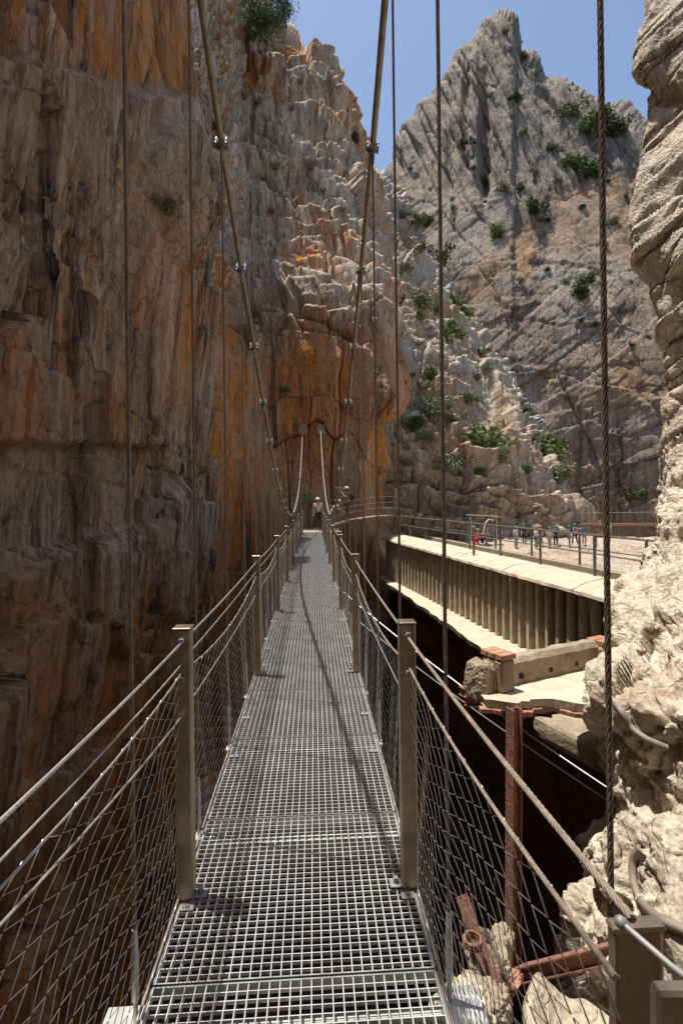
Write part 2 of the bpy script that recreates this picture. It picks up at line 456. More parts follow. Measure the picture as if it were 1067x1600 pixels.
def toneA(A, n):
    px, py = pix(A)
    ln = fbm(A*np.array((.33,.33,.12)), 4, 51)
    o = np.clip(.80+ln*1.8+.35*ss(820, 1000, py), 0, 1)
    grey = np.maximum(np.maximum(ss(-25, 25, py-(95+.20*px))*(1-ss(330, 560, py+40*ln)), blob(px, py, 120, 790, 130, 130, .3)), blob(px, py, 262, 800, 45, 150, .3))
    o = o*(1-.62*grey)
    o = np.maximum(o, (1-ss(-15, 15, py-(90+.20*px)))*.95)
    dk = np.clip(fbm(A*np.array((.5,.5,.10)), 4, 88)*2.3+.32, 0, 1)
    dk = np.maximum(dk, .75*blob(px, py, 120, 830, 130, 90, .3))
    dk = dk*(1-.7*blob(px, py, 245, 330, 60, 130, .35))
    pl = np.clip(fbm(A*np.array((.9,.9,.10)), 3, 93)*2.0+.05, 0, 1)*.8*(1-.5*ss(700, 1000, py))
    return o, dk, pl
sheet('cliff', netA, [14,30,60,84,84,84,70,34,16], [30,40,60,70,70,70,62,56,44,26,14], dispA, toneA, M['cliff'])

# far cliff: the wall the bridge runs up to, with stepped ledges above
netB = [
 [P(300,2150,26),P(370,2150,29),P(440,2150,31),P(520,2150,31.5),P(580,2150,31.5),P(600,2150,32),P(610,2150,40)],
 [P(300,1300,26),P(370,1300,29),P(440,1300,31),P(520,1300,31.5),P(580,1300,31.5),P(612,1300,32),P(640,1300,40)],
 [P(318,1000,25),P(370,1000,28),P(440,1000,30),P(520,1000,30.5),P(580,1000,30.5),P(606,1000,31),P(625,1000,40)],
 [P(322,800,24.6),P(370,800,27.5),P(440,800,29.4),P(520,800,29.8),P(575,800,29.8),P(606,800,30.4),P(618,800,40)],
 [P(322,680,24.6),P(370,680,27.5),P(440,680,29.3),P(520,680,29.5),P(580,680,29.4),P(610,680,30),P(618,680,40)],
 [P(322,600,24.6),P(370,600,27.5),P(440,600,29.2),P(520,600,29.2),P(585,605,29),P(630,620,30),P(628,610,40)],
 [P(322,500,25),P(370,505,28.6),P(440,500,29.5),P(520,485,29.7),P(585,510,30.2),P(618,535,31.5),P(622,535,41)],
 [P(320,380,26.2),P(370,375,33.2),P(440,375,34.6),P(510,375,35),P(555,390,35.4),P(590,430,36.5),P(600,440,46)],
 [P(318,220,28),P(370,210,38.2),P(440,205,39.6),P(500,205,40.4),P(540,230,40.8),P(570,295,42.5),P(580,320,54)],
 [P(316,60,30),P(370,50,42.2),P(430,75,44),P(490,88,45),P(528,120,45.5),P(553,195,47.5),P(566,240,60)],
 [P(314,-60,32),P(370,-50,44),P(428,40,45.4),P(480,76,46.5),P(520,108,47.5),P(548,190,50.5),P(560,240,64)],
 [P(310,-80,44),P(370,-60,50),P(428,60,56),P(480,100,60),P(520,140,62),P(545,220,66),P(555,270,74)],
]
netB = [[row[0]+Vector((-3.0, 4.0, [0,0,0,0,0,0,0,1,2,3,3,2][i])), row[0]+Vector((0,0,[0,0,0,0,0,0,0,0,1,1,1,1][i]))]+row[1:] for i, row in enumerate(netB)]
def dispB(A, n):
    px, py = pix(A)
    up = ss(560, 485, py+20*vn(A*.4, 3))
    s_ = A[..., 0]+.45*A[..., 1]; z = A[..., 2]
    d = .6*fbm(A*.13, 3, 103)
    lo = beds(s_, z+.3*s_, 9, 2.9, .40, 105, .20, .10, .5)+ss(-.2,.2,fbm(A*.2,2,107))*beds(s_, z, 3.4, 1.2, .16, 106, .10, .05, .5)+.10*fbm(A*np.array((1.3,1.3,.2)), 3, 122)
    zt = z+.10*s_
    hi = beds(s_, zt, 3.2, 3.6, 1.05, 131, .50, .40, .4, .2, .3, .32)+beds(s_, zt, 1.7, 2.0, .42, 132, .30, .26, .45, .2, .3, .22)+beds(s_, zt, .55, .85, .11, 133, .10, .06, .6, .12, .25, .06)
    hi += .08*fbm(A*1.3, 4, 134)
    d += lo*(1-up)+hi*up
    d += .08*fbm(A*2.3, 4, 136, .6)
    d -= 1.6*blob(px, py, 612, 760, 34, 95, .3)
    return d
def toneB(A, n):
    px, py = pix(A)
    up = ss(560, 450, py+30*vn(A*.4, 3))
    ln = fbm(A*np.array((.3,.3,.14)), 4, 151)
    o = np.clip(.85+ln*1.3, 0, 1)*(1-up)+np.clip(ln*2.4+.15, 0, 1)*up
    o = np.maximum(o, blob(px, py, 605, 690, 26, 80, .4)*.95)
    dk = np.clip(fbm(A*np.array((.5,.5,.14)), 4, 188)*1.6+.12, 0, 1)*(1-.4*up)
    dk = np.maximum(dk, .8*ss(395, 335, px)*ss(420, 200, py))  # shade of the cleft painted into the colour at upper left
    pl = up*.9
    return o, dk, pl
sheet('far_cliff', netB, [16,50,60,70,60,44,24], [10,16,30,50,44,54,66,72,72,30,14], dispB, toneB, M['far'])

# mid slope with bushes
netC = [
 [P(540,900,45),P(640,900,45.5),P(720,900,46.5),P(800,900,48),P(870,900,50),P(915,900,53),P(915,900,66)],
 [P(540,800,46),P(640,800,46.5),P(720,800,47.5),P(800,800,49),P(870,802,51),P(912,812,55),P(905,812,68)],
 [P(540,700,46.5),P(640,705,47.3),P(720,722,48.5),P(790,735,50.5),P(850,755,53),P(885,775,58),P(880,780,72)],
 [P(540,600,51),P(640,600,52),P(710,615,54),P(770,645,57),P(815,672,60),P(838,695,66),P(835,700,80)],
 [P(540,480,59),P(630,490,61),P(690,515,63),P(735,545,66),P(770,570,70),P(798,605,78),P(795,615,92)],
 [P(540,370,70),P(620,385,72),P(655,410,75),P(685,445,79),P(710,480,83),P(730,520,92),P(725,530,106)],
 [P(540,270,82),P(600,285,86),P(628,315,90),P(652,355,94),P(672,395,98),P(690,440,108),P(688,450,125)],
 [P(540,250,96),P(598,280,102),P(626,318,108),P(650,365,114),P(668,405,120),P(686,455,130),P(684,465,145)],
]
def dispC(A, n):
    px, py = pix(A)
    s_ = A[..., 0]+.5*A[..., 1]; z = A[..., 2]; zt = z+.28*A[..., 0]
    d = 1.3*fbm(A*.08, 3, 203)
    m1 = ss(-.3, .2, fbm(A*.11, 2, 209))
    d += beds(s_, zt, 4.6, 5.2, 1.5, 205, .5, .3, .4, .3, .4, .40)+(.3+.7*m1)*beds(s_, zt, 1.7, 2.2, .85, 206, .4, .22, .5, .3, .4, .35)+(.3+.7*m1)*beds(s_, zt, .75, .9, .25, 207, .16, .10, .6, .3, .4, .2)
    d += .40*fbm(A*.6, 5, 222, .6)
    return d
def toneC(A, n):
    px, py = pix(A)
    ln = fbm(A*.15, 4, 251)
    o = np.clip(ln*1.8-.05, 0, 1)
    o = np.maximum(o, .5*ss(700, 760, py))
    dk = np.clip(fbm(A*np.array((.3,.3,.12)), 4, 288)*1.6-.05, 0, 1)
    dk = np.maximum(dk, .55*ss(690, 770, py)*(1-blob(px, py, 720, 745, 60, 40)))  # foot of the slope darkened in colour to carry its shade
    return o, dk, np.full_like(o, .35)
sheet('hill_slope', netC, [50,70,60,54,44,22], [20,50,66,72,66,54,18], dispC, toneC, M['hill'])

# the peak beyond
cx = [560,600,625,650,675,700,725,750,775,798,806,830,850,880,905,935,965,1000,1060,1150]
rg = [330,290,212,172,140,98,68,46,36,40,84,98,128,131,146,165,170,200,235,270]
fr = [0,.14,.28,.42,.55,.66,.78,.9,1.0]
ad = [0,-.5,-1,1,6,17,26,35,43]
netD = []
for f_, a_ in zip(fr, ad):
    row = []
    for x, y in zip(cx, rg):
        d0 = 168-.085*(x-560)
        row.append(P(x, 880+(y-880)*f_, d0+a_))
    netD.append(row)
netD.append([P(x+4, y+4, 168-.085*(x-560)+58) for x, y in zip(cx, rg)])
netD.append([P(x+8, y+120, 168-.085*(x-560)+95) for x, y in zip(cx, rg)])
def dispD(A, n):
    px, py = pix(A)
    upr = ss(355, 275, py+70*fbm(A*.05, 3, 5))
    x, z = A[..., 0], A[..., 2]
    s_ = x*.97+z*.17; al = z-.17*x                              # the top fin: beds standing almost upright
    fin = beds(al, s_, 6.0, 70, 2.6, 305, 1.3, .8, .4, .04, .3)+beds(al, s_, 2.1, 26, 1.0, 306, .6, .35, .5, .05, .3)+beds(al, s_, .9, 8, .3, 307, .2, .2, .5, .08, .3)+.6*fbm(np.stack([s_*.5, A[..., 1]*.1, al*.09], -1), 4, 312)
    u_ = z*.78-x*.62; v_ = z*.62+x*.78                          # the wall below: slabs with diagonal beds
    low = .55*beds(v_, u_, 9, 26, .9, 315, .5, .4, .5, .35, .4)+ss(-.1,.25,fbm(A*.04,2,314))*beds(v_, u_, 2.4, 7, .30, 316, .25, .25, .6, .35, .4)+.45*beds(x, z, 9, 16, .8, 317, .5, .35, .5, .3, .4)
    low = low+beds(x+.3*z, z, 26, 11, .9, 318, .6, .5, .5, .2, .3)+.5*fbm(A*np.array((.22,.22,.06)), 4, 319)
    d = fin*upr + low*(1-upr) + 2.4*fbm(A*.035, 3, 303) + .5*fbm(A*.3, 5, 322, .6)
    d = d - 3.6*blob(px, py, 757, 220, 8, 95, .4)-2.4*blob(px, py, 725, 190, 7, 80, .4)-2*blob(px, py, 700, 250, 6, 60, .4)
    d = d + 3.0*blob(px, py, 741, 190, 9, 110, .3)
    return d*ss(1.02, .9, n[..., 2]*.6)
def toneD(A, n):
    px, py = pix(A)
    upr = ss(355, 275, py+70*fbm(A*.05, 3, 5))
    ln = fbm(A*.06, 4, 351)
    o = np.clip(.40+ln*1.3, 0, 1)*(1-upr)+.04*upr
    o = np.maximum(o, np.maximum(.95*blob(px, py, 820, 390, 22, 50, .5), .6*blob(px, py, 880, 350, 70, 60, .5)))
    dk = np.clip(fbm(A*np.array((.13,.13,.02)), 4, 388)*2.2+.02, 0, 1)
    return o, dk, .25*upr
sheet('mountain', netD, [10,14,20]+[22]*16, [40,44,44,44,44,46,46,40,8,6], dispD, toneD, M['peak'])

# pale rock on the right, close by
ye = [-420,-150,0,60,110,150,200,260,340,400,440,490,560,640,740,800,850,920,960,1020,1090,1130,1200,1260,1320,1380,1430,1490,1560,1700]
xe0 = [1050,1020,1010,1000,997,1004,996,988,981,990,1004,1018,1030,1029,1020,1014,1008,985,966,972,952,936,930,936,906,896,886,880,905,990]
xe = [x+(14 if y >= 1190 else 0) for x, y in zip(xe0, ye)]
netE = []
for y, x in zip(ye, xe):
    d = float(np.interp(y, [-400,0,440,500,700,850,960,1100,1300,1500,1700], [11.5,11,10.3,10.1,9.9,9.0,7.2,5.9,5.7,5.6,5.5]))
    netE.append([P(x+70, y, d+7), P(x+18, y, d+1.6), P(x, y, d), P(x+45, y, d-.55), P(x+110, y, d-1.2), P(x+260, y, d-2.3), P(x+700, y, max(2.6, d-4.2))])
def dispE(A, n):
    px, py = pix(A)
    top = ss(820, 640, py)
    g = A[..., 2]*.75+A[..., 1]*.42-A[..., 0]*.25
    d = .25*fbm(A*.5, 3, 403)
    al = A[..., 2]*.6-A[..., 1]*.75
    gro = fbm(np.stack([g*1.3, al*.2, A[..., 0]*.2], -1), 4, 411)
    g3 = fbm(np.stack([g*4.2, al*.6, A[..., 0]*.5], -1), 4, 413)
    d += top*(.15*gro-.10*(1-ss(0, .05, np.abs(gro+.05)))+.055*g3+.03*billow(A*1.6, 3, 415)+beds(al, g, .6, 3.5, .10, 417, .05, .05, .5, .2, .3)-.05)
    d += (1-top)*(.16*(billow(A*.75, 3, 405)-.7)+blocks(A, (1.2,1.2,1.4), .22, .34, 406, .25, .05)+ss(-.15,.2,fbm(A*.6,2,429))*blocks(A+3, (.42,.42,.5), .06, .10, 408, .4, .07)+.12*fbm(A*1.1, 3, 409)-.08*(1-ss(0, .05, np.abs(fbm(A*.8, 3, 433)))))
    d += (.04+.03*(1-top))*fbm(A*3.2, 4, 422, .62)+.022*fbm(A*11, 3, 423, .65)-(.06*(1-top))*ss(.15, .45, vn(A*6.5, 431))-.03*(1-top)*ss(.1, .4, vn(A*14, 437))
    d += .14*blob(px, py, 1050, 50, 90, 90, .2)-.08*blob(px, py, 1050, 148, 80, 6, .5)
    return d
def toneE(A, n):
    px, py = pix(A)
    o = np.clip(fbm(A*.6, 4, 451)*1.6-.1, 0, 1)*.6
    dk = np.clip(fbm(A*np.array((1.1,1.1,.6)), 4, 488)*1.5-.2, 0, 1)*.4
    return o, dk, np.full_like(o, .2)
sheet('rock_face', netE, [10,18,60,50,30,16], [4,6,16,14,12,14,16,20,18,14,16,20,22,28,18,16,20,14,18,20,14,20,18,18,18,14,16,14,8], dispE, toneE, M['pale'])

# shaded rock under the ruined canal, gorge walls and floor
flat0 = lambda A, n: (np.clip(.3+fbm(A*.4, 3, 1), 0, 1), np.clip(.2+fbm(A*.4, 3, 2), 0, 1), np.zeros(A.shape[:2]))
netF = []
for z, o in ((-4.75,.4),(-7,2.0),(-12,3.2),(-25,3.4),(-44,2)):
    netF.append([W(-3,38,z), W(2.2+o*.2,33,z), W(4.0+o*.7,27,z), W(5.9+o,20,z), W(7.0+o,15,z), W(7.6+o,12,z), W(7.6+o,9.5,z), W(6.4+o*.5,6.5,z), W(5.6,4,z), W(5,0,z)])
dispF = lambda A, n: blocks(A, (1.8,1.8,2.4), .4, .5, 505, .6, .08)+.12*fbm(A*1.5, 4, 522)
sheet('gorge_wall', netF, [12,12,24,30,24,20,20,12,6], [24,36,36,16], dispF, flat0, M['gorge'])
gx = [-60,-20,-6,2,10,30,90]; gy = [-60,-10,10,30,60,120,300]
netG = [[(x, y, -44+(.6*max(0, abs(x-2)-10))*.3) for x in gx] for y in gy]
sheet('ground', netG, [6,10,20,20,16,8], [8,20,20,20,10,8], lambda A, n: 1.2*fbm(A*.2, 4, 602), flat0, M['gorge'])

# near ledge: sunlit sand and rubble below the bridge head
netH = []
for (d, z, xl, xr) in ((1.6,-4.6,.9,3.4),(3.0,-4.75,1.15,4.2),(4.0,-4.85,1.35,4.4),(4.7,-4.92,1.5,4.2),(5.15,-5.05,1.75,4.1),(5.4,-6.0,1.8,4.2),(5.5,-9,1.5,4.6),(4.6,-20,1,5),(4.0,-43,0,6)):
    netH.append([W(xl-.35,d-.3,z-5 if d > 1.6 or z > -4 else z), W(xl,d,z), W(xl+.5,d,z+.06), W((xl+xr)/2,d,z+.0), W(xr,d,z+.05), W(xr+1.4,d-.3,z+.1)])
def dispH(A, n):
    return .05*fbm(A*1.2, 4, 702)+.03*fbm(A*5, 4, 703, .65)-.06
sheet('ledge', netH, [16,16,30,26,14], [10,16,18,18,14,14,8,6], dispH, lambda A, n: (np.full(A.shape[:2], .2), np.full(A.shape[:2], .1), np.full(A.shape[:2], .2)), M['pale'])

# the cliff the bridge starts from, behind the eye
netI = [[(x, y, z) for x, y in ((-12,-9),(-8,-6.5),(-3,-5.2),(2,-5),(7,-5.5),(14,-9))] for z in (-44,-20,-6,0,6,13,20)]+[[(x, y-6, 22) for x, y in ((-12,-9),(-8,-6.5),(-3,-5.2),(2,-5),(7,-5.5),(14,-9))]]
sheet('start_cliff', netI, [10]*5, [8,10,14,14,14,10,6], lambda A, n: beds(A[..., 0], A[..., 2], 4, 2, .5, 905, .2, .2, .5)+.3*fbm(A*.5, 4, 906), flat0, M['cliff'])
m_ = 0
# terrace across the canal where the group waits
TZ = CAM.z-4.0
netT = [[W(max(3.0, 2.35+.1975*(29-d))+2.75+x, d, -4.0) for x in (0,3,6,10,16,24,36)] for d in (14,22,30,36,42,46,50,54,57)]
sheet('terrace', netT, [10,24,26,26,20,10], [10,24,30,30,26,18,10,8], lambda A, n: .16*fbm(A*.5, 4, 802)+.5*np.maximum(0, fbm(A*.9, 4, 803)-.05), lambda A, n: (np.clip(.1+.5*fbm(A*.5, 3, 5), 0, .25), np.clip(fbm(A*.7, 3, 6)+.35, 0, .9), np.full(A.shape[:2], .1)), M['far'])

exec_parts = True
# ================================================================== THE BRIDGE
SEP = .505; SPC = .893; H0 = .77; NH = 28
hang_y = [.725]+[H0+SPC*k for k in range(1, NH)]
post_y = [2.14+2.68*k for k in range(9)]
END = 25.4
zc_d = [-2.2,-1.0,0,.77,1.66,2.55,3.45,4.34,5.23,6.13,7.02,7.9,9.4,11,13,15,18.3,20.9,23.7,26.3,29.2]
zc_z = [6.9,5.75,4.85,4.18,3.52,2.92,2.38,1.95,1.56,1.16,.80,.46,.03,-.24,-.40,-.36,.05,.60,1.50,2.60,4.05]
def zc(d):
    i = max(0, min(len(zc_d)-2, int(np.searchsorted(zc_d, d))-1))
    h = zc_d[i+1]-zc_d[i]; t = (d-zc_d[i])/h
    def sl(k):
        a = max(0, k-1); b = min(len(zc_d)-1, k+1); return (zc_z[b]-zc_z[a])/(zc_d[b]-zc_d[a])
    return CAM.z + (2*t**3-3*t**2+1)*zc_z[i]+(t**3-2*t**2+t)*h*sl(i)+(-2*t**3+3*t**2)*zc_z[i+1]+(t**3-t**2)*h*sl(i+1)

bridge = empty('suspension_footbridge', (0, 0, 0), 'long narrow steel grating footbridge with wire net sides running up to the brown cliff', 'footbridge')
# deck panel, built once: bearing bars, cross bars, end bars, side flats
HW = .475
g = MB(); PL = SPC-.008; cell = HW*2/27
for i in range(28):
    x = -HW+i*cell
    g.box((x, 0, -.014), (.0030, PL-.012, .028))
nc = 29
for j in range(1, nc):
    g.box((0, -PL/2+PL*j/nc, -.0075), (2*HW-.006, .0028, .012))
gm = g.mesh('grating'); gm.materials.append(M['grate'])
fr_ = MB()
for s in (-1, 1):
    fr_.box((0, s*(PL/2-.003), -.0165), (2*HW+.008, .005, .036)); fr_.box((s*(HW+.006), 0, -.017), (.006, PL-.014, .038))
fm = fr_.mesh('panel_frame'); fm.materials.append(M['steel'])
cl = MB(); cl.bbox((0, 0, .004), (.055, .035, .006), b=.002); cl.tube([(0,0,.006),(0,0,.013)], .008, 6)
cm = cl.mesh('clip'); cm.materials.append(M['clamp'])
for k in range(-2, NH):
    y0 = H0+SPC*k+SPC/2+.09
    if y0 > END+.3: break
    p = bpy.data.objects.new('deck_panel', gm); col.objects.link(p); p.parent = bridge; p.location = (0, y0, 0)
    q = bpy.data.objects.new('panel_frame', fm); col.objects.link(q); q.parent = p
    for s in (-1, 1):
        c = bpy.data.objects.new('clip', cm); col.objects.link(c); c.parent = p; c.location = (s*(HW-.03), (-.12 if k % 2 else .2), .001)
# cross beams with gusset plates where the hangers pick up the deck
cb = MB(); cb.bbox((0,0,-.095), (.96,.035,.09), b=.004)
for s in (-1, 1):
    cb.add([Vector((s*.48,y,z)) if x == 0 else Vector((s*x,y,z)) for y in (-.006,.006) for (x,z) in ((0,-.13),(0,-.035),(.53,-.03),(.575,-.055),(.575,-.085),(.54,-.13))],
           [(0,1,2,3,4,5),(11,10,9,8,7,6)]+[(i,(i+1)%6,6+(i+1)%6,6+i) for i in range(6)])
    cb.bbox((s*.545,-.03,-.03), (.13,.17,.012), b=.003)
lb = MB(); lb.bbox((0,0,-.095), (.96,.035,.09), b=.004)
for s in (-1, 1): lb.bbox((s*.497,0,-.02), (.05,.07,.012), b=.003)
lbm = lb.mesh('cross_beam'); lbm.materials.append(mat('zinc_lug', (.5,.49,.47), .7, .1, .2, 12, .05))
cbm = cb.mesh('cross_beam'); cbm.materials.append(mat('zinc_gusset', (.42,.41,.39), .7, .15, .2, 12, .05))
for y in hang_y:
    o = bpy.data.objects.new('cross_beam', cbm if y < 1.8 else lbm); col.objects.link(o); o.parent = bridge; o.location = (0, y, 0)
# posts
pm = MB(); pm.bbox((0,0,.55), (.068,.062,1.10), b=.005); pm.bbox((0,0,1.1035), (.074,.068,.007), b=.002)
pmm = pm.mesh('railing_post'); pmm.materials.append(M['inox'])
sm = MB(); sm.tube([(0,0,-.002),(0,0,.03)], .011, 8); sm.bbox((0,0,.003), (.05,.045,.008), b=.003)
smm = sm.mesh('post_foot'); smm.materials.append(M['clamp'])
fe = MB(); fe.tube([(0,-.05,0),(0,-.034,0)], .013, 8); fe.tube([(0,.034,0),(0,.05,0)], .013, 8)
fem = fe.mesh('cable_fitting'); fem.materials.append(M['clamp'])
PX = .462
for y in post_y:
    for s in (-1, 1):
        o = bpy.data.objects.new('railing_post', pmm); col.objects.link(o); o.parent = bridge; o.location = (s*PX, y, .008)
        f1 = bpy.data.objects.new('post_foot', smm); col.objects.link(f1); f1.parent = o; f1.location = (-s*.058, .0, .0)
        for z in (1.055, .90):
            f2 = bpy.data.objects.new('cable_fitting', fem); col.objects.link(f2); f2.parent = o; f2.location = (0, 0, z)
# portal posts at the bridge head
o = bpy.data.objects.new('railing_post', pmm); col.objects.link(o); o.parent = bridge; o.location = (.516, .685, -.066); o.scale = (1, .3, 1)
o = bpy.data.objects.new('railing_post', pmm); col.objects.link(o); o.parent = bridge; o.location = (-.492, .62, 0)
# handrail cables, edge ropes, nets
ys = [.65]+post_y+[END]
def sag(y, a, b, za, zb, s): t = (y-a)/(b-a); return za+(zb-za)*t-s*4*t*(1-t)
for s in (-1, 1):
    X = s*PX
    for i, (a, b) in enumerate(zip(ys, ys[1:])):
        n = 12
        yy = [a+(b-a)*k/n for k in range(n+1)]
        near = i == 0
        pts = [(X if not near else s*(.49+(PX-.49)*(y-a)/(b-a)), y, sag(y, a, b, 1.075 if near else 1.055, 1.055, .012)) for y in yy]
        m = MB()
        rad = (.0065 if s > 0 else .0052)
        if i < 2: m.rope(pts, rad)
        else: m.tube(pts, rad, 6)
        m.build('handrail_cable', M['rope_pale'] if s < 0 else M['rope'], bridge, True)
        za, zb, sg_ = (1.0, .93, .035) if near else (.93, .93, .10)
        top = lambda y: sag(y, a, b, za, zb, sg_)
        m = MB(); pts = [(X+s*.004, y, top(y)) for y in yy]
        if i < 2: m.rope(pts, .005 if s > 0 else .0034)
        else: m.tube(pts, .0045, 5)
        e_ = m.build('net_edge_rope', M['rope'] if s > 0 else M['rope_pale'], bridge, True)
        m = MB(); pts = [(X+s*.006, y, sag(y, a, b, .95 if near else .76, .75, .02)) for y in yy]
        m.tube(pts, .0034, 5)
        if s < 0 or not near: m.build('middle_rope', M['rope_pale'], bridge, True)
        m = MB(); m.tube([(s*(HW+.014), y, .012) for y in yy], .0055, 5); m.build('bottom_rope', M['rope'], bridge, True)
        if s < 0:
            m = MB(); m.tube([(X-.003, y, sag(y, a, b, 1.035 if near else .975, .965, .012)) for y in yy], .0032, 5); m.build('upper_rope', M['rope_pale'], bridge, True)
        # net: zigzag wires meeting at ferrules, leaning with the span
        cw = .072; ch = .031
        ncol = int((b-a)/cw); m = MB(); rr = .00125 if i < 2 else .0015
        for c in range(ncol+1):
            pts = []
            for j in range(80):
                fz = j*ch/1.0
                y = a+c*cw+cw*.5*(1 if (j+c) % 2 else -1)*.92
                yq = min(max(y+.02*math.sin(fz*2.2), a), b)
                t_ = top(yq); z = .015+fz
                wob = .012*math.sin(9*yq+4*z)+.006*math.sin(23*yq+11*z)
                if z >= t_-.01:
                    pts.append((X+s*(.010+(PX*0)), yq, t_)); break
                xx = s*(HW+.012)*(1-z/t_)+(X+s*.008)*(z/t_)+s*wob*math.sin(math.pi*min(1, z/t_))
                pts.append((xx, yq, z))
            if len(pts) > 2: m.tube(pts, rr, 3 if i else 4, False)
        m.build('side_net', M['wire'], bridge, True)
# landing at the far end
lm = MB(); lm.bbox((.25, 27.3, -.06), (2.4, 3.6, .12), b=.01); lm.build('landing', M['oldconc'], bridge)

# main cables with clamps, hangers as their parts
for s, word in ((-1, 'left'), (1, 'right')):
    mc = empty('main_cable', (s*SEP, 0, zc(0)), 'thick weathered suspension cable sweeping down along the %s side of the footbridge' % word, 'suspension cable')
    base = Vector((s*SEP, 0, zc(0)))
    dd = [(-2.2+.35*i) for i in range(int(31.2/.35)+1)]
    near_ = MB(); near_.tube([(s*SEP, d, zc(d)) for d in dd if d < 14.2], .0205, 10)
    near_.build('cable', M['main'], mc, True, base); mc.children[0].location = (0,0,0)
    far_ = MB(); far_.tube([(s*SEP, d, zc(d)) for d in dd if d > 13.6], .0205, 8)
    o = far_.build('sunlit_tone_cable', M['rope_pale'], mc, True, base); o.location = (0,0,0)  # far half: sunlit look put into a paler cable colour
    # wall anchor plate
    an = MB(); h = hit(469 if s < 0 else 498, 660, ['far_cliff']); ap = h[0] if h else Vector((s*SEP, 29, zc(29)))
    ap = Vector((s*SEP, ap.y-.12, zc(29.0)+.05))
    an.bbox(ap, (.50,.10,.55), b=.02)
    for bx in (-.17,.17):
        for bz in (-.2,.2): an.tube([ap+Vector((bx,-.05,bz)), ap+Vector((bx,-.09,bz))], .03, 6)
    o = an.build('anchor_plate', M['oldconc'], mc, False, base); o.location = (0,0,0)
    for k, y in enumerate(hang_y):
        z1 = zc(y)
        if k > 1 and z1-.06 > 0.3 or True:
            m = MB()
            pts = [(s*SEP, y, z1-.05), (s*SEP*1.0, y, .25)] if z1 > .5 else [(s*SEP, y, z1-.05), (s*SEP, y, .1)]
            rad = .0048 if k == 0 else .0070
            if k < 4: m.rope([pts[0], ((s*SEP), y, (pts[0][2]+pts[1][2])/2), pts[1]], rad, lay=.085)
            else: m.tube(pts, .0062 if k < 10 else .0075, 6)
            h_ = m.build('hanger', M['rope'], mc, True, base); h_.location = (0,0,0)
            tb = MB(); tb.tube([(s*SEP,y,.27),(s*SEP,y,.20),(s*SEP,y,.19),(s*SEP,y,.05),(s*SEP,y,.04),(s*SEP,y,-.05)], [.009,.011,.013,.013,.008,.008], 8)
            tb.bbox((s*SEP,y,-.045), (.03,.03,.02), b=.004)
            o = tb.build('turnbuckle', M['steel'], h_, True, base); o.location = (0,0,0)
        if k >= 2:
            slp = math.atan((zc(y+.1)-zc(y-.1))/.2)
            rot = Matrix.Rotation(slp, 3, 'X')
            c = MB(); cc = Vector((s*SEP, y, z1))
            c.bbox(cc, (.054,.06,.054), rot, .008)
            c.bbox(cc+Vector((0,0,-.065)), (.018,.04,.09), None, .004)
            for a_ in (-.033,.033):
                for b_ in (-.02,.02): c.tube([cc+rot@Vector((a_,b_,-.036)), cc+rot@Vector((a_,b_,.036))], .0065, 6)
                c.bbox(cc+rot@Vector((a_,0,0)), (.018,.06,.018), rot, .004)
            o = c.build('clamp', M['clamp'], mc, False, base); o.location = (0,0,0)

# approach railing stub at the lower right
st_ = empty('approach_railing', W(.70,.60,-1.63), 'brown steel railing post with bolt and wire rope at the lower right corner', 'railing')
def at_(o, e): o.location = (0,0,0); return o
sb = W(.395,.60,0)
base = Vector(st_.location)
m = MB(); c = W(.386,.585,0); m.bbox((c.x,c.y,.53), (.075,.02,1.08), Matrix.Rotation(-YAW,3,'Z'), .004); at_(m.build('flat_post', M['inox'], st_, False, base), st_)
m = MB(); a = W(.385,.60,-.56); m.tube([a+Vector((-.03,0.06,.012)), a+Vector((.0,.01,0)), a+Vector((.03,-.02,-.012))], .004, 8); m.ball(a+Vector((-.03,.06,.012)), .008); at_(m.build('bolt', M['clamp'], st_, True, base), st_)
m = MB(); m.rope([W(.41,.58,-.61), W(.46,.50,-.66), W(.56,.36,-.74)], .006); at_(m.build('wire_rope', M['rope_pale'], st_, True, base), st_)

# wind guys
def guy(name, a, b, r, label, group):
    m = MB(); n = 14; pts = [Vector(a).lerp(Vector(b), i/n)+Vector((0,0,-.10*4*(i/n)*(1-i/n))) for i in range(n+1)]
    base = Vector(a); m.tube(pts, r, 6); m.ball(b, .05)
    o = m.build(name, M['rope_pale'], None, True, base); tag(o, label, 'stay cable', group)
def rk(x, y, d):
    for k in range(0, 60, 6):
        h = hit(x+k, y, ['rock_face'])
        if h: return h[0]
    return P(x, y, d)
guy('stay_cable', P(528,918,9.2), rk(938,1236,7.4), .011, 'upper of two pale stay cables from the bridge deck to the pale rock', 'wind stay cables')
guy('stay_cable', P(530,946,8.6), rk(934,1256,7.3), .010, 'lower of two pale stay cables from the bridge deck to the pale rock', 'wind stay cables')
h = hit(350, 888, ['cliff', 'far_cliff'])
guy('stay_cable', Vector((-.5, 11.4, -.1)), h[0]-Vector((0.1,.1,0)) if h else P(352,888,17), .02, 'short pale stay cable between bridge and left brown cliff', 'wind stay cables')

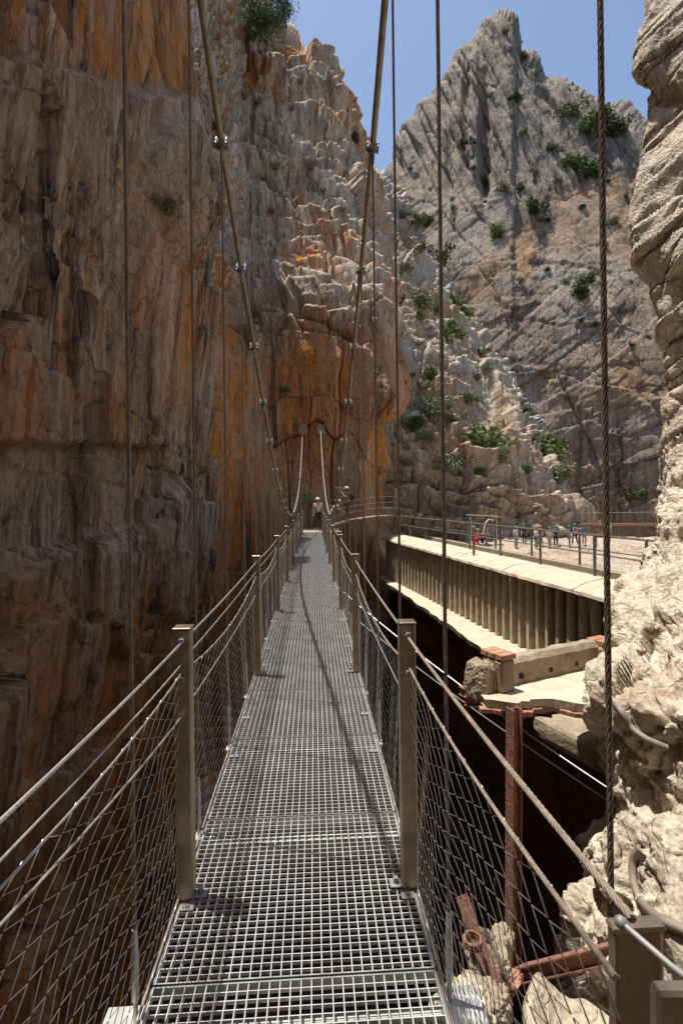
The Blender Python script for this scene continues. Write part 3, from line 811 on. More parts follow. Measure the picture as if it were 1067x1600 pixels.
# ================================================================== CANAL AND RUINS
A0, A1 = (2.35, 29.0), (6.3, 9.0)
def C(t, off=0, z=0):
    """along the canal wall: t 0 far .. 1 near; off metres back from its face"""
    dx, dy = A1[0]-A0[0], A1[1]-A0[1]; l = math.hypot(dx, dy)
    nx, ny = -dy/l, dx/l            # to the right/back
    return W(A0[0]+dx*t+nx*off, A0[1]+dy*t+ny*off, z)
LEN = math.hypot(A1[0]-A0[0], A1[1]-A0[1])
ZT, ZB = -2.22, -4.45
aq = empty('canal_aqueduct', C(.5, 0, ZB), 'old concrete canal wall with upright ribs and a bleached slab on top', 'aqueduct')
ab = Vector(aq.location)
def part(m, name, mt, parent, b, smooth=False):
    o = m.build(name, mt, parent, smooth, b); o.location = (0,0,0); return o
def prism(m, t0, t1, sec, n=1, jit=0):
    """extrude a section (off, z) along the canal"""
    rows = []
    for i in range(n+1):
        t = t0+(t1-t0)*i/n
        rows.append([C(t, o+rng.uniform(-jit, jit), z+rng.uniform(-jit, jit)*.5) for o, z in sec])
    k = len(sec); vs = [p for r in rows for p in r]
    fs = [(i*k+j, i*k+(j+1)%k, (i+1)*k+(j+1)%k, (i+1)*k+j) for i in range(n) for j in range(k)]
    fs += [tuple(range(k-1,-1,-1)), tuple(n*k+j for j in range(k))]
    m.add(vs, fs)
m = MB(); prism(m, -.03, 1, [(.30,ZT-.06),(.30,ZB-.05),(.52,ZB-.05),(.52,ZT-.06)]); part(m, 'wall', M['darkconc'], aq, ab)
nr = 44
for i in range(nr):
    m = MB(); t = (i+.5)/nr
    tw = .135/LEN
    prism(m, t-tw/2, t+tw/2, [(.10+.03*rng.random(),ZT-.10),(.11,ZB+.01),(.298,ZB+.01),(.298,ZT-.10)])
    part(m, 'rib', M['ribconc'], aq, ab)
# top slab in bleached lengths, gently sloping out
ns = 6
for i in range(ns):
    m = MB(); t0 = i/ns+.0012-(.03 if i == 0 else 0); t1 = (i+1)/ns-.0012
    prism(m, t0, t1, [(-.04-.12*i/ns,ZT-.02),(-.06-.12*i/ns,ZT-.10),(1.02,ZT-.08),(1.02,ZT+.20),(.72,ZT+.21),(.25,ZT+.13)], 14, .012)
    part(m, 'top_slab', M['conc'], aq, ab)
m = MB()
for k in (0,1,2,3):
    prism(m, .25*k+.02, .25*k+.2, [(-.02,ZT-.105),(-.02,ZT-.17),(.05,ZT-.17),(.05,ZT-.105)])
part(m, 'rusty_angle', M['rust'], aq, ab)
m = MB()
k = 30
rows = []
for i in range(k+1):
    t = -.03+.80*i/k
    wdt = .25+1.0*max(0, t)+.07*rng.uniform(-1, 1)
    rows.append([C(t, -wdt, ZB-.02), C(t, -wdt+.03, ZB-.16-.05*rng.random()), C(t, .5, ZB-.3), C(t, .5, ZB), C(t, .05, ZB)])
vs = [p for r in rows for p in r]
m.add(vs, [(i*5+j, i*5+(j+1)%5, (i+1)*5+(j+1)%5, (i+1)*5+j) for i in range(k) for j in range(5)]+[(4,3,2,1,0), tuple(k*5+j for j in range(5))])
part(m, 'ledge', M['conc'], aq, ab)
# channel floor and back wall of the canal
m = MB(); prism(m, -.03, 1, [(1.03,ZT-.5),(1.03,ZT-.7),(2.4,ZT-.7),(2.4,ZT-.5)]); prism(m, -.03, 1, [(2.4,ZT-.7),(2.4,ZT+.05),(2.7,ZT+.05),(2.7,ZT-.7)])
part(m, 'channel', M['oldconc'], aq, ab)

def railing(off, z, t0, t1, n, h, label, name='guard_rail'):
    e = empty(name, C(t0, off, z), label, 'railing'); b = Vector(e.location)
    for i in range(n):
        t = t0+(t1-t0)*i/(n-1)
        m = MB(); m.bar(C(t, off, z), C(t, off, z+h), .055, .055, Vector((0,1,0))); part(m, 'post', M['rail'], e, b)
    for hh, r in ((h, .028), (h*.55, .02)):
        m = MB(); m.tube([C(t0, off-.001, z+hh), C(t1, off-.001, z+hh)], r, 6); part(m, 'rail', M['rail'], e, b)
    return e
railing(.80, ZT+.19, -.005, .93, 9, 1.05, 'grey steel railing along the bleached canal slab, nearer of the two')
railing(2.55, ZT+.05, -.0, .80, 7, 1.0, 'grey steel railing on the far edge of the canal behind the bleached slab')
e = empty('marker_post', C(.53,.30,ZT+.14), 'short stub post with a red cap on the bleached canal slab', 'post'); b = Vector(e.location)
m = MB(); m.tube([C(.53,.30,ZT+.13), C(.53,.30,ZT+.62)], .05, 8); part(m, 'shaft', M['oldconc'], e, b)
m = MB(); m.tube([C(.53,.30,ZT+.62), C(.53,.30,ZT+.80)], [.06,.052], 8); part(m, 'cap', mat('red_paint', (.5,.05,.03), .5), e, b)

# broken platform with its brick parapet
PZ_ = CAM.z-2.42
def jag(a, b, n, amp):
    return [a.lerp(b, i/n)+Vector((rng.uniform(-amp,amp), rng.uniform(-amp,amp), 0)) for i in range(n)]
pf = empty('broken_platform', PZ(850,1080,PZ_), 'broken sandy concrete platform with a ragged edge above the rusty steel column', 'platform'); b = Vector(pf.location)
edge = jag(PZ(738,1070,PZ_), PZ(760,1092,PZ_), 4, .03)+jag(PZ(760,1092,PZ_), PZ(800,1098,PZ_), 5, .04)+jag(PZ(800,1098,PZ_), PZ(850,1092,PZ_), 6, .04)+jag(PZ(850,1092,PZ_), PZ(1010,1110,PZ_), 10, .04)+[PZ(1012,1090,PZ_), PZ(1000,1020,PZ_), PZ(905,1018,PZ_), PZ(770,1050,PZ_)]
def slab(pts, top, bot, inset=0):
    m = MB(); n = len(pts); cen = sum(pts, Vector())/n
    t = [Vector((p.x,p.y,top)) for p in pts]; u = [Vector((p.x,p.y,bot))+(cen-p)*inset*Vector((1,1,0)) if False else Vector((p.x+(cen.x-p.x)*inset, p.y+(cen.y-p.y)*inset, bot+rng.uniform(-.02,.02))) for p in pts]
    m.add(t+u, [tuple(range(n)), tuple(range(2*n-1,n-1,-1))]+[(i,n+i,n+(i+1)%n,(i+1)%n) for i in range(n)]); return m
part(slab(edge, PZ_, PZ_-.10, .03), 'floor_slab', M['conc'], pf, b)
part(slab(edge, PZ_-.102, PZ_-.17, .10), 'rough_underside', M['oldconc'], pf, b)
for i0 in (4,9,12,17,20):
    for q_ in (0,1):
        e0 = edge[i0+q_].lerp(edge[i0+q_+1], .5); dr_ = (edge[i0+q_+1]-edge[i0+q_]); m = MB(); m.bbox(Vector((e0.x,e0.y+.03,PZ_-.135)), (.20,.10,.06), Matrix.Rotation(math.atan2(dr_.y,dr_.x),3,'Z'), .008); part(m, 'exposed_brick', M['brick'], pf, b)
for (x0,y0,x1,y1,dz) in ((726,1094,862,1112,0),(720,1080,760,1100,.02),(806,1110,900,1098,-.03)):
    m = MB(); a = PZ(x0,y0,PZ_-.27); c = PZ(x1,y1,PZ_-.27); m.ibeam(a+Vector((0,0,dz)), c+Vector((0,0,dz)), .10, .12); part(m, 'rusty_beam', M['rust'], pf, b)
pp = empty('low_parapet', PZ(860,1060,PZ_), 'low sandy parapet wall with drain holes and brick ends at the back of the platform', 'parapet'); b = Vector(pp.location)
a, c = PZ(800,1072,PZ_), PZ(935,1040,PZ_)
tdir = (c-a).normalized(); ndir = Vector((-tdir.y, tdir.x, 0))
hh = .34
m = MB(); n = 16; k = 7
sec = [(0,.002),(0,hh*.8),(.05,hh),(.12,hh*1.04),(.19,hh),(.24,hh*.8),(.24,.002)]
holes = [(3,4),(7,8),(11,12)]
rows = []
for i in range(n+1):
    p = a.lerp(c, i/n)+ndir*.012*rng.uniform(-1,1)
    rows.append([p+ndir*o+Vector((0,0,z*(1+rng.uniform(-.03,.03)))) for o, z in sec])
vs = [p for r in rows for p in r]
m.add(vs, [(i*k+j, i*k+(j+1)%k, (i+1)*k+(j+1)%k, (i+1)*k+j) for i in range(n) for j in range(k)]+[tuple(range(k-1,-1,-1)), tuple(n*k+j for j in range(k))])
part(m, 'wall', M['oldconc'], pp, b)
hm = mat('painted_hole_shade', (.03,.025,.02), .95)  # near-black blocks paint the shade inside the drain holes
rz = Matrix.Rotation(math.atan2(tdir.y, tdir.x), 3, 'Z')
for f_ in (.1,.42,.72):
    m = MB(); m.bbox(a.lerp(c,f_)+Vector((0,0,.10))+ndir*.02, (.07,.07,.07), rz, .01); part(m, 'drain_hole', hm, pp, b)
def lump(c, size, rot=None, sub=6, amp=.12, seed=0):
    """rough stone: a dented rounded box"""
    vs = []; idx = {}; fs = []
    def vid(p):
        key = tuple(round(x, 5) for x in p)
        if key not in idx: idx[key] = len(vs); vs.append(Vector(p))
        return idx[key]
    for ax in range(3):
        for sg in (-1, 1):
            for i in range(sub):
                for j in range(sub):
                    q = []
                    for (u, v) in ((i,j),(i+1,j),(i+1,j+1),(i,j+1)):
                        p = [0,0,0]; p[ax] = sg; p[(ax+1)%3] = -1+2*u/sub; p[(ax+2)%3] = -1+2*v/sub; q.append(vid(p))
                    fs.append(q if sg > 0 else q[::-1])
    A = np.array([list(v) for v in vs]); A = A/np.power((np.abs(A)**5).sum(-1, keepdims=True), .2)
    dd = 1+amp*fbm(A*1.3+seed*9.1, 3, seed)+amp*.7*fbm(A*4+seed*5.3, 4, seed+5, .65)
    A = A*dd[:, None]*np.array(size)/2
    out = [Vector(c)+(rot@Vector(v) if rot else Vector(v)) for v in A]
    return out, fs
# brick and rubble pier
def bricks(c0, nx, ny, nz, rot, s=(.24,.115,.06), gap=.012):
    m = MB()
    for kz in range(nz):
        for ix in range(nx):
            for iy in range(ny):
                p = Vector(((ix-(nx-1)/2+(.25 if kz%2 else -.25)*(nx > 1)*.0)*(s[0]+gap), (iy-(ny-1)/2)*(s[1]+gap), (kz+.5)*(s[2]+gap)))
                m.bbox(c0+rot@(p+Vector((rng.uniform(-.006,.006),rng.uniform(-.006,.006),0))), s, rot, .006)
    return m
q = PZ(783,1080,PZ_)
m = MB(); m.bbox(q+Vector((.0,.10,.20)), (.24,.36,.40), rz, .03); part(m, 'end_pier', M['oldconc'], pp, b)
m = bricks(q+Vector((0,.10,.402)), 1, 3, 1, rz, (.245,.115,.065)); part(m, 'brick_cap', M['brick'], pp, b)
m = bricks(q+Vector((-.125,.0,.02)), 1, 1, 4, rz@Matrix.Rotation(R(90),3,'Z'), (.12,.02,.06)); part(m, 'exposed_brick', M['brick'], pp, b)
q2 = PZ(940,1036,PZ_)
m = bricks(q2+Vector((0,.0,.28)), 1, 2, 1, rz, (.30,.13,.07)); part(m, 'brick_cap', M['brick'], pp, b)
m = MB(); m.add(*lump(q2+Vector((0,0,.14)), (.34,.30,.30), rz, 12, .10, 61)); part(m, 'end_block', M['oldconc'], pp, b)
m = MB()
# rubble concrete block left of the pier
m = MB(); m.add(*lump(PZ(752,1078,PZ_)+Vector((0,.05,.10)), (.27,.36,.50), rz, 16, .16, 3)); part(m, 'rubble_block', M['oldconc'], pp, b)

# steel column, beams and rubble below
sc_ = empty('steel_column', P(801,1512,6.2), 'tall straight rusty steel column rising to the broken platform', 'column'); b = Vector(sc_.location)
m = MB(); m.ibeam(P(801,1512,5.85), P(803,1106,5.85), .13, .13, .014, Vector((1,.35,0))); part(m, 'shaft', M['rust'], sc_, b)
m = MB(); m.bbox(P(801,1514,5.85), (.26,.26,.03), None, .004); part(m, 'base_plate', M['rust'], sc_, b)
m = MB(); m.ibeam(P(806,1524,5.75), P(985,1482,4.7), .12, .14, .014)
o = m.build('rusty_beam', M['rust'], None, False, P(806,1524,5.75)); tag(o, 'level rusty steel beam running from the column foot to the pale rock', 'steel beam')
m = MB(); m.ibeam(P(722,1402,4.9), P(748,1478,4.75), .12, .12, .013, Vector((0,1,0))); m.ibeam(P(746,1470,4.75), P(792,1572,4.5), .12, .12, .013, Vector((0,1,0)))
for f_ in (.0,.08,.16): m.tube([P(738,1466+f_*60,4.62)+Vector((.078*math.cos(a_),.078*math.sin(a_),0)) for a_ in np.linspace(0,6.3,10)], .012, 5)
o = m.build('broken_column', M['rust'], None, False, P(760,1500,4.7)); tag(o, 'broken leaning rusty steel column among the rubble', 'column')
for i, (x, y, d, s, lb, mt) in enumerate((
   (765,1520,4.75,(.30,.3,.36),'reddish broken masonry lump under the leaning rusty column','oldconc'),
   (745,1475,4.95,(.24,.2,.26),'small masonry lump at the top of the rubble by the leaning column','oldconc'),
   (783,1468,5.2,(.17,.2,.24),'pale stone wedged between the two rusty columns','oldconc'),
   (722,1585,3.9,(.34,.4,.22),'smooth grey concrete foot beside the bridge deck at lower right','conc'),
   (800,1536,5.0,(.2,.16,.12),'orange brick stub on the sandy ledge','brick'),
   (1055,1478,4.3,(.34,.3,.25),'orange brick stub beside the railing post','brick'),
   (758,1570,4.4,(.34,.3,.40),'rough brown boulder below the leaning rusty column','oldconc'))):
    m = MB(); c = P(x, y, d); m.add(*lump(c, s, Euler((i*.5,i*.8,i)).to_matrix(), 14, .34, 20+i))
    o = m.build('rubble_stone', M[mt], None, False, c); tag(o, lb, 'stone', 'rubble below the ruined platform')
m = MB(); c = P(912,1155,8.0); m.add(*lump(c, (.75,1.6,.42), Matrix.Rotation(R(20),3,'Z'), 6, .05, 44))
o = m.build('concrete_beam', M['oldconc'], None, False, c); tag(o, 'thick concrete beam end between the dark void and the pale rock', 'beam')

# conduits on the pale rock
def onrock(pts, lift=.05):
    out = []
    for x, y in pts:
        h = hit(x, y, ['rock_face']); p = h[0] if h else P(x, y, 6)
        out.append(p+(CAM-p).normalized()*lift)
    return out
def smoothline(pts, n=5):
    q = []
    for i in range(len(pts)-1):
        p0, p1, p2, p3 = pts[max(0,i-1)], pts[i], pts[i+1], pts[min(len(pts)-1,i+2)]
        for k in range(n):
            t = k/n; q.append(.5*((2*p1)+(p2-p0)*t+(2*p0-5*p1+4*p2-p3)*t*t+(3*p1-p0-3*p2+p3)*t**3))
    return q+[pts[-1]]
for nm, pts, r, lb in (('conduit', [(938,1062),(950,1085),(968,1108),(985,1135),(1010,1155),(1042,1168)], .032, 'grey conduit looping over the pale rock just right of the broken platform'),
                   ('conduit', [(1000,1325),(988,1345),(990,1380),(1003,1410),(1025,1432),(1066,1452),(1110,1470)], .036, 'curved grey conduit bending down the pale rock above the railing post')):
    q = onrock(pts); m = MB(); m.tube(smoothline(q), r, 8); o = m.build(nm, M['pipe'], None, True, q[0]); tag(o, lb, 'pipe', 'conduits on the pale rock')

# boardwalk along the far cliff
bw = empty('cliff_boardwalk', P(565,815,27.6), 'narrow timber boardwalk pinned to the far cliff right of the bridge end', 'boardwalk'); b = Vector(bw.location)
path = [P(508,824,27.2), P(535,816,27.4), P(565,810,27.6), P(600,806,28.2), P(626,806,29.5), P(634,806,32)]
path = smoothline(path, 4)
m = MB()
for i in range(len(path)-1):
    m.bar(path[i], path[i+1].lerp(path[i], .02), 1.0, .07)
part(m, 'planking', M['wood'], bw, b)
for i in range(2, len(path)-1, 3):
    m = MB(); m.bar(path[i]+Vector((0,-.46,.03)), path[i]+Vector((0,-.46,1.08)), .05, .05, Vector((0,1,0))); part(m, 'post', M['rail'], bw, b)
    m = MB(); m.bar(path[i]+Vector((0,-.4,-.06)), path[i]+Vector((.02,.7,-.9)), .06, .06); part(m, 'bracket', M['rust'], bw, b)
for hgt in (1.05,.75,.45):
    m = MB(); m.tube([p+Vector((0,-.46,hgt)) for p in path[1:]], .012, 5); part(m, 'rail_cable', M['rope'], bw, b)

# canal walkway far across, on a brown wall
fw = empty('canal_bridge', W(20,46,-2.4), 'dark low wall with a rusty beam and fence on top, far right beyond the terrace', 'wall'); b = Vector(fw.location)
m = MB(); m.bar(P(895,838,52), P(1060,838,46), .6, 2.4); part(m, 'wall', M['darkconc'], fw, b)
m = MB(); m.bar(P(905,820,51.8), P(1060,820,45.8), .9, .22); part(m, 'beam', M['rust'], fw, b)
for i in range(9):
    m = MB(); p = P(905+155*i/8, 818, 51.8-6*i/8); m.bar(p, p+Vector((0,0,1.05)), .05, .05, Vector((0,1,0))); part(m, 'post', M['rail'], fw, b)
m = MB(); m.tube([P(905,818,51.8)+Vector((0,0,1.05)), P(1060,818,45.8)+Vector((0,0,1.05))], .03, 6); part(m, 'rail', M['rail'], fw, b)

# green notice on the far cliff, red notice board and canopy on the terrace
h = hit(481, 778, ['far_cliff']); p = h[0] if h else P(481,778,29)
m = MB(); m.bbox(p+Vector((0,-.25,0)), (.40,.03,.30), None, .01)
o = m.build('sign', mat('green_sign_paint', (.10,.26,.05), .5), None, False, p); tag(o, 'small green notice on the far brown cliff beside the bridge end', 'sign')
nb = empty('notice_board', Vector(P(938,868,40)), 'dark red notice board on two legs behind the canal railing', 'sign'); b = Vector(nb.location)
g0 = P(938,868,40); g0.z = TZ
m = MB(); m.bbox(g0+Vector((0,0,1.0)), (.75,.05,.5), None, .01); part(m, 'board', mat('dark_red_board', (.18,.05,.04), .5), nb, b)
m = MB()
for k in range(4): m.box(g0+Vector((0,-.027,.86+.09*k)), (.55-.1*(k%2),.004,.025))
part(m, 'print', M['white'], nb, b)
for s in (-.3,.3):
    m = MB(); m.bar(g0+Vector((s,.03,0)), g0+Vector((s,.03,1.2)), .05, .05, Vector((0,1,0))); part(m, 'leg', M['rail'], nb, b)
cn = empty('canopy', P(755,850,43), 'small flat grey canopy on thin poles under the rocky slope', 'canopy'); b = Vector(cn.location)
m = MB(); c = P(755,806,43); m.bbox(c, (2.6,1.4,.08), Matrix.Rotation(R(4),3,'Y'), .02); part(m, 'roof', M['oldconc'], cn, b)
for s in (-1.1,1.1):
    m = MB(); m.tube([Vector((c.x+s,c.y,TZ)), Vector((c.x+s,c.y,c.z-.03))], .04, 6); part(m, 'pole', M['white'], cn, b)
m = MB(); m.tube([Vector((c.x-.6,c.y-.8,TZ)), Vector((c.x-.1,c.y-.75,TZ+1.9)), Vector((c.x+.2,c.y-.7,TZ+2.2)), Vector((c.x+.6,c.y-.7,TZ+2.1))], .05, 6); part(m, 'white_hose', M['white'], cn, b)
# ruin on the cliff top
m = MB(); c = P(440,60,43.5); 
for k in range(7):
    m.bbox(c+Vector((rng.uniform(-.05,.05),0,-1.0+.46*k)), (.85+rng.uniform(-.06,.06),.9,.44), None, .05)
o = m.build('stone_ruin', M['oldconc'], None, False, c); tag(o, 'stub of a squared stone pillar on the cliff top against the sky', 'ruin')

# ================================================================== PLANTS
def bushmesh(name, seed, n, mt, leaf=.10, flat=.75, lumps=9):
    r_ = random.Random(seed); m = MB()
    cs = []
    for k in range(lumps):
        a = r_.uniform(0, 6.28); q = r_.uniform(0, .62)
        cs.append((Vector((math.cos(a)*q, math.sin(a)*q, r_.uniform(.15,.75)*flat)), r_.uniform(.22,.42)))
    for i in range(n):
        c, rad = r_.choice(cs)
        v = Vector((r_.gauss(0,1), r_.gauss(0,1), r_.gauss(0,1))).normalized()*rad*r_.uniform(.35,1.08)
        p = c+v
        if p.z < -.1: p.z = abs(p.z)*.3
        d1 = Vector((r_.gauss(0,1), r_.gauss(0,1), r_.gauss(0,1)+.3)).normalized(); d2 = d1.cross(Vector((r_.gauss(0,1), r_.gauss(0,1), r_.gauss(0,1)))).normalized()
        s1 = leaf*r_.uniform(.6,1.3); s2 = s1*.42
        m.add([p-d1*s1*.5, p+d2*s2*.5, p+d1*s1*.5, p-d2*s2*.5], [(0,1,2,3)])
    for k in range(5):
        c, rad = cs[k]
        m.tube([Vector((0,0,-.25)), Vector((c.x*.4,c.y*.4,c.z*.4)), c], [.035,.025,.01], 4)
    me = m.mesh(name); me.materials.append(M[mt]); return me
BM = {k: [bushmesh('bush', 100+17*i+hash(k) % 5 if False else 100+17*i+len(k), n, k, lf) for i in range(3)] for k, n, lf in (('leaf',1300,.15),('leafgrey',1200,.14),('leafdark',1200,.15))}
def tuftmesh(seed, n=110):
    r_ = random.Random(seed); m = MB()
    for i in range(n):
        a = r_.uniform(0,6.28); t = r_.uniform(.1,.75); l = r_.uniform(.5,1.0); q = r_.uniform(0,.35)
        b0 = Vector((math.cos(a)*q, math.sin(a)*q, -.08)); tip = b0+Vector((math.cos(a)*t*l, math.sin(a)*t*l, l*.85)); sd = Vector((-math.sin(a), math.cos(a), 0))*.013
        md = b0.lerp(tip,.55)+Vector((0,0,.1))
        m.add([b0-sd, b0+sd, md+sd*.8, tip, md-sd*.8], [(0,1,2,3,4)])
    me = m.mesh('grass_tuft'); me.materials.append(M['dry']); return me
TM = [tuftmesh(5+i) for i in range(3)]
def plant(px, py, size, kind, label, group, names, name='bush', cat='bush', sink=.25):
    h = hit(px, py, names)
    if not h: return
    d = (h[0]-CAM).dot(Vector((SY, CY, 0)))
    me = rng.choice(TM if kind == 'dry' else BM[kind])
    o = bpy.data.objects.new(name, me); col.objects.link(o)
    s = size/F*d*(1.55 if kind != 'dry' else 1.)
    o.location = h[0]-Vector((0,0,s*sink))+(CAM-h[0]).normalized()*s*.3; o.rotation_euler = (0,0,rng.uniform(0,6.28)); o.scale = (s*rng.uniform(.9,1.15), s*rng.uniform(.9,1.15), s*rng.uniform(.8,1.05))
    tag(o, label, cat, group); return o
G1 = 'bushes on the grey peak'
for x, y, s, k, lb in (
   (812,92,9,'leaf','small round bush just below the top of the grey peak'),
   (788,52,8,'leafgrey','small scrub on the very top of the grey peak'),
   (890,172,21,'leafgrey','grey green bush on the skyline shoulder of the peak'),
   (927,196,24,'leaf','large bright bush on the right shoulder of the peak'),
   (967,200,22,'leafdark','dark bush at the right end of the peak shoulder'),
   (905,262,28,'leaf','big bright bush above the orange stained wall of the peak'),
   (935,268,18,'leafdark','dark bush right of the big bright bush on the peak'),
   (866,234,14,'leaf','small bright bush left of the big bright bush on the peak'),
   (806,155,11,'leafdark','dark scrub in a gully high on the peak'),
   (838,325,18,'leafdark','dark bush hanging over the orange wall of the peak'),
   (812,290,9,'leafgrey','low scrub on the ledge under the peak fins'),
   (757,285,10,'leafdark','dark scrub at the foot of the deep gully in the peak'),
   (790,294,12,'leafgrey','wide grey scrub on the ledge across the peak'),
   (775,365,13,'leaf','bright bush low on the left of the peak wall'),
   (905,452,20,'leafdark','dark bush in the middle of the bare peak wall'),
   (922,435,13,'leafdark','smaller dark bush beside the one in the middle of the peak wall'),
   (1000,772,16,'leafdark','dark bush at the foot of the peak wall next to the pale rock'),
   (722,225,9,'leafdark','thin scrub in the left gully of the peak'),
   (655,345,12,'leaf','bush on the saddle left of the peak'),
   (960,345,12,'leafgrey','grey scrub on the right part of the peak wall'),
   (820,205,8,'leafgrey','tiny scrub on the slab right of the peak fins')):
    plant(x, y, s, k, lb, G1, ['mountain', 'hill_slope'])
G2 = 'bushes on the rocky slope'
for x, y, s, k, lb in (
   (684,408,26,'leafdark','dark bush on the upper edge of the rocky slope'),
   (732,436,15,'leaf','bright round bush standing clear on the edge of the rocky slope'),
   (660,472,24,'leafgrey','wide grey green bush high on the rocky slope'),
   (708,474,17,'leaf','green bush right of the wide grey bush high on the slope'),
   (727,490,12,'leaf','small green bush at the slope edge below the round one'),
   (702,522,23,'leaf','bright green bush in the middle of the upper slope'),
   (780,548,22,'leafgrey','pale bush on the outline of the slope against the peak'),
   (752,552,12,'leaf','small green clump just left of the pale bush on the outline'),
   (676,588,12,'leaf','small green clump halfway up the slope'),
   (680,636,28,'leafgrey','large grey green bush in the middle of the slope'),
   (646,664,18,'leafdark','dark bush at the edge of the far cliff shadow'),
   (730,622,15,'leafgrey','thin grey scrub right of the large grey bush'),
   (757,694,36,'leaf','largest bush low on the slope above the canal'),
   (712,722,26,'leafgrey','sparse grey bush left of the largest bush'),
   (850,702,30,'leaf','bright bush on the lower right outline of the slope'),
   (872,738,26,'leafgrey','pale bush at the lower right end of the slope'),
   (832,684,14,'leafdark','dark tuft above the bright bush on the lower outline'),
   (606,432,15,'leafgrey','grey bush behind the right main cable on the slope'),
   (630,335,10,'leafgrey','small bush near the top of the slope under the sky gap'),
   (668,345,13,'leafdark','dark bush under the saddle'),
   (600,475,9,'leafgrey','low scrub beside the far cliff edge on the slope'),
   (822,640,10,'leafgrey','low scrub on the slope outline above the dark tuft')):
    plant(x, y, s, k, lb, G2, ['hill_slope'])
for i in range(95):
    x = rng.uniform(585, 860); y = rng.uniform(300, 740)
    h = hit(x, y)
    if h and hit(x, y, ['hill_slope']) and abs(hit(x, y, ['hill_slope'])[1]-h[1]) < .1:
        plant(x, y, rng.uniform(5,13), ('dry','leafgrey','leaf')[i % 3], 'small dry scrub clump between the boulders of the rocky slope', 'small scrub on the rocky slope', ['hill_slope'], 'scrub_clump', 'scrub', .1)
for i in range(30):
    x = rng.uniform(640, 1000); y = rng.uniform(120, 560)
    h = hit(x, y)
    if h and hit(x, y, ['mountain']) and abs(hit(x, y, ['mountain'])[1]-h[1]) < .1:
        plant(x, y, rng.uniform(3.5,7), 'leafdark' if i % 3 else 'leafgrey', 'tiny scrub tuft on the face of the grey peak', 'tiny scrub on the peak', ['mountain'], 'scrub_clump', 'scrub', .2)
for x, y, s in ((383,152,13),(402,160,14),(455,170,10),(430,262,16),(484,262,16),(412,280,12),(470,128,8),(505,300,9),(425,330,10),(555,215,9),(520,490,9),(402,505,10),(455,420,9),(535,330,8)):
    plant(x, y, s, 'dry', 'dry golden grass tuft on a ledge of the far cliff', 'dry grass on the far cliff', ['far_cliff'], 'grass_tuft', 'grass', .05)
plant(262, 322, 17, 'leafgrey', 'thin grey bush on the left cliff beside the hanger', None, ['cliff'])
plant(446, 610, 7, 'leaf', 'small green plant in a crack of the far brown cliff', None, ['far_cliff'])
plant(552, 215, 10, 'leafdark', 'dark bush on the right outline of the far cliff', None, ['far_cliff'])
for x, y, s in ((1018,990,20),(1000,1022,14),(1030,1165,10)):
    plant(x, y, s, 'dry', 'dry straw coloured grass tuft on the pale rock', 'dry grass on the pale rock', ['rock_face'], 'grass_tuft', 'grass', .05)
# tree on the cliff top
h = hit(388, 80, ['far_cliff']); tp = (h[0] if h else P(395, 62, 38.5))+Vector((0,-.9,0))
tp = tp-Vector((0,0,.5))
tr = empty('tree', tp, 'dark evergreen tree leaning over the cliff top at the upper left', 'tree')
tr.scale = (1.35, 1.35, 1.35)
m = MB(); ends = []
for k in range(7):
    a = rng.uniform(0,6.28); e_ = Vector((math.cos(a)*1.9-.3, math.sin(a)*.7-.5, rng.uniform(.2,2.2))); ends.append(e_)
    m.tube([Vector((0,1.1,-.5)), Vector((0.05,0,.4)), e_*.5+Vector((0,0,.1)), e_], [.14,.11,.06,.02], 6)
m.tube([Vector((.3,0,.4)), Vector((1.4,-.1,1.5)), Vector((2.5,-.2,2.5))], [.07,.05,.02], 5); ends.append(Vector((2.3,-.2,2.4)))
m.build('trunk', M['bark'], tr, True)
m = MB(); r_ = random.Random(4)
cl_ = [(e_+Vector((r_.uniform(-.5,.5), r_.uniform(-.4,.4), r_.uniform(-.5,.5))), r_.uniform(.5,.95)) for e_ in ends for _ in range(3)]
for i in range(9000):
    c, rad = r_.choice(cl_)
    p = c+Vector((r_.gauss(0,1), r_.gauss(0,1), r_.gauss(0,.8))).normalized()*rad*r_.uniform(.3,1.1)
    d1 = Vector((r_.gauss(0,1), r_.gauss(0,1), r_.gauss(0,1))).normalized(); d2 = d1.orthogonal().normalized(); s1 = r_.uniform(.1,.2)
    m.add([p-d1*s1*.5, p+d2*s1*.22, p+d1*s1*.5, p-d2*s1*.22], [(0,1,2,3)])
m.build('crown', M['leafdark'], tr)

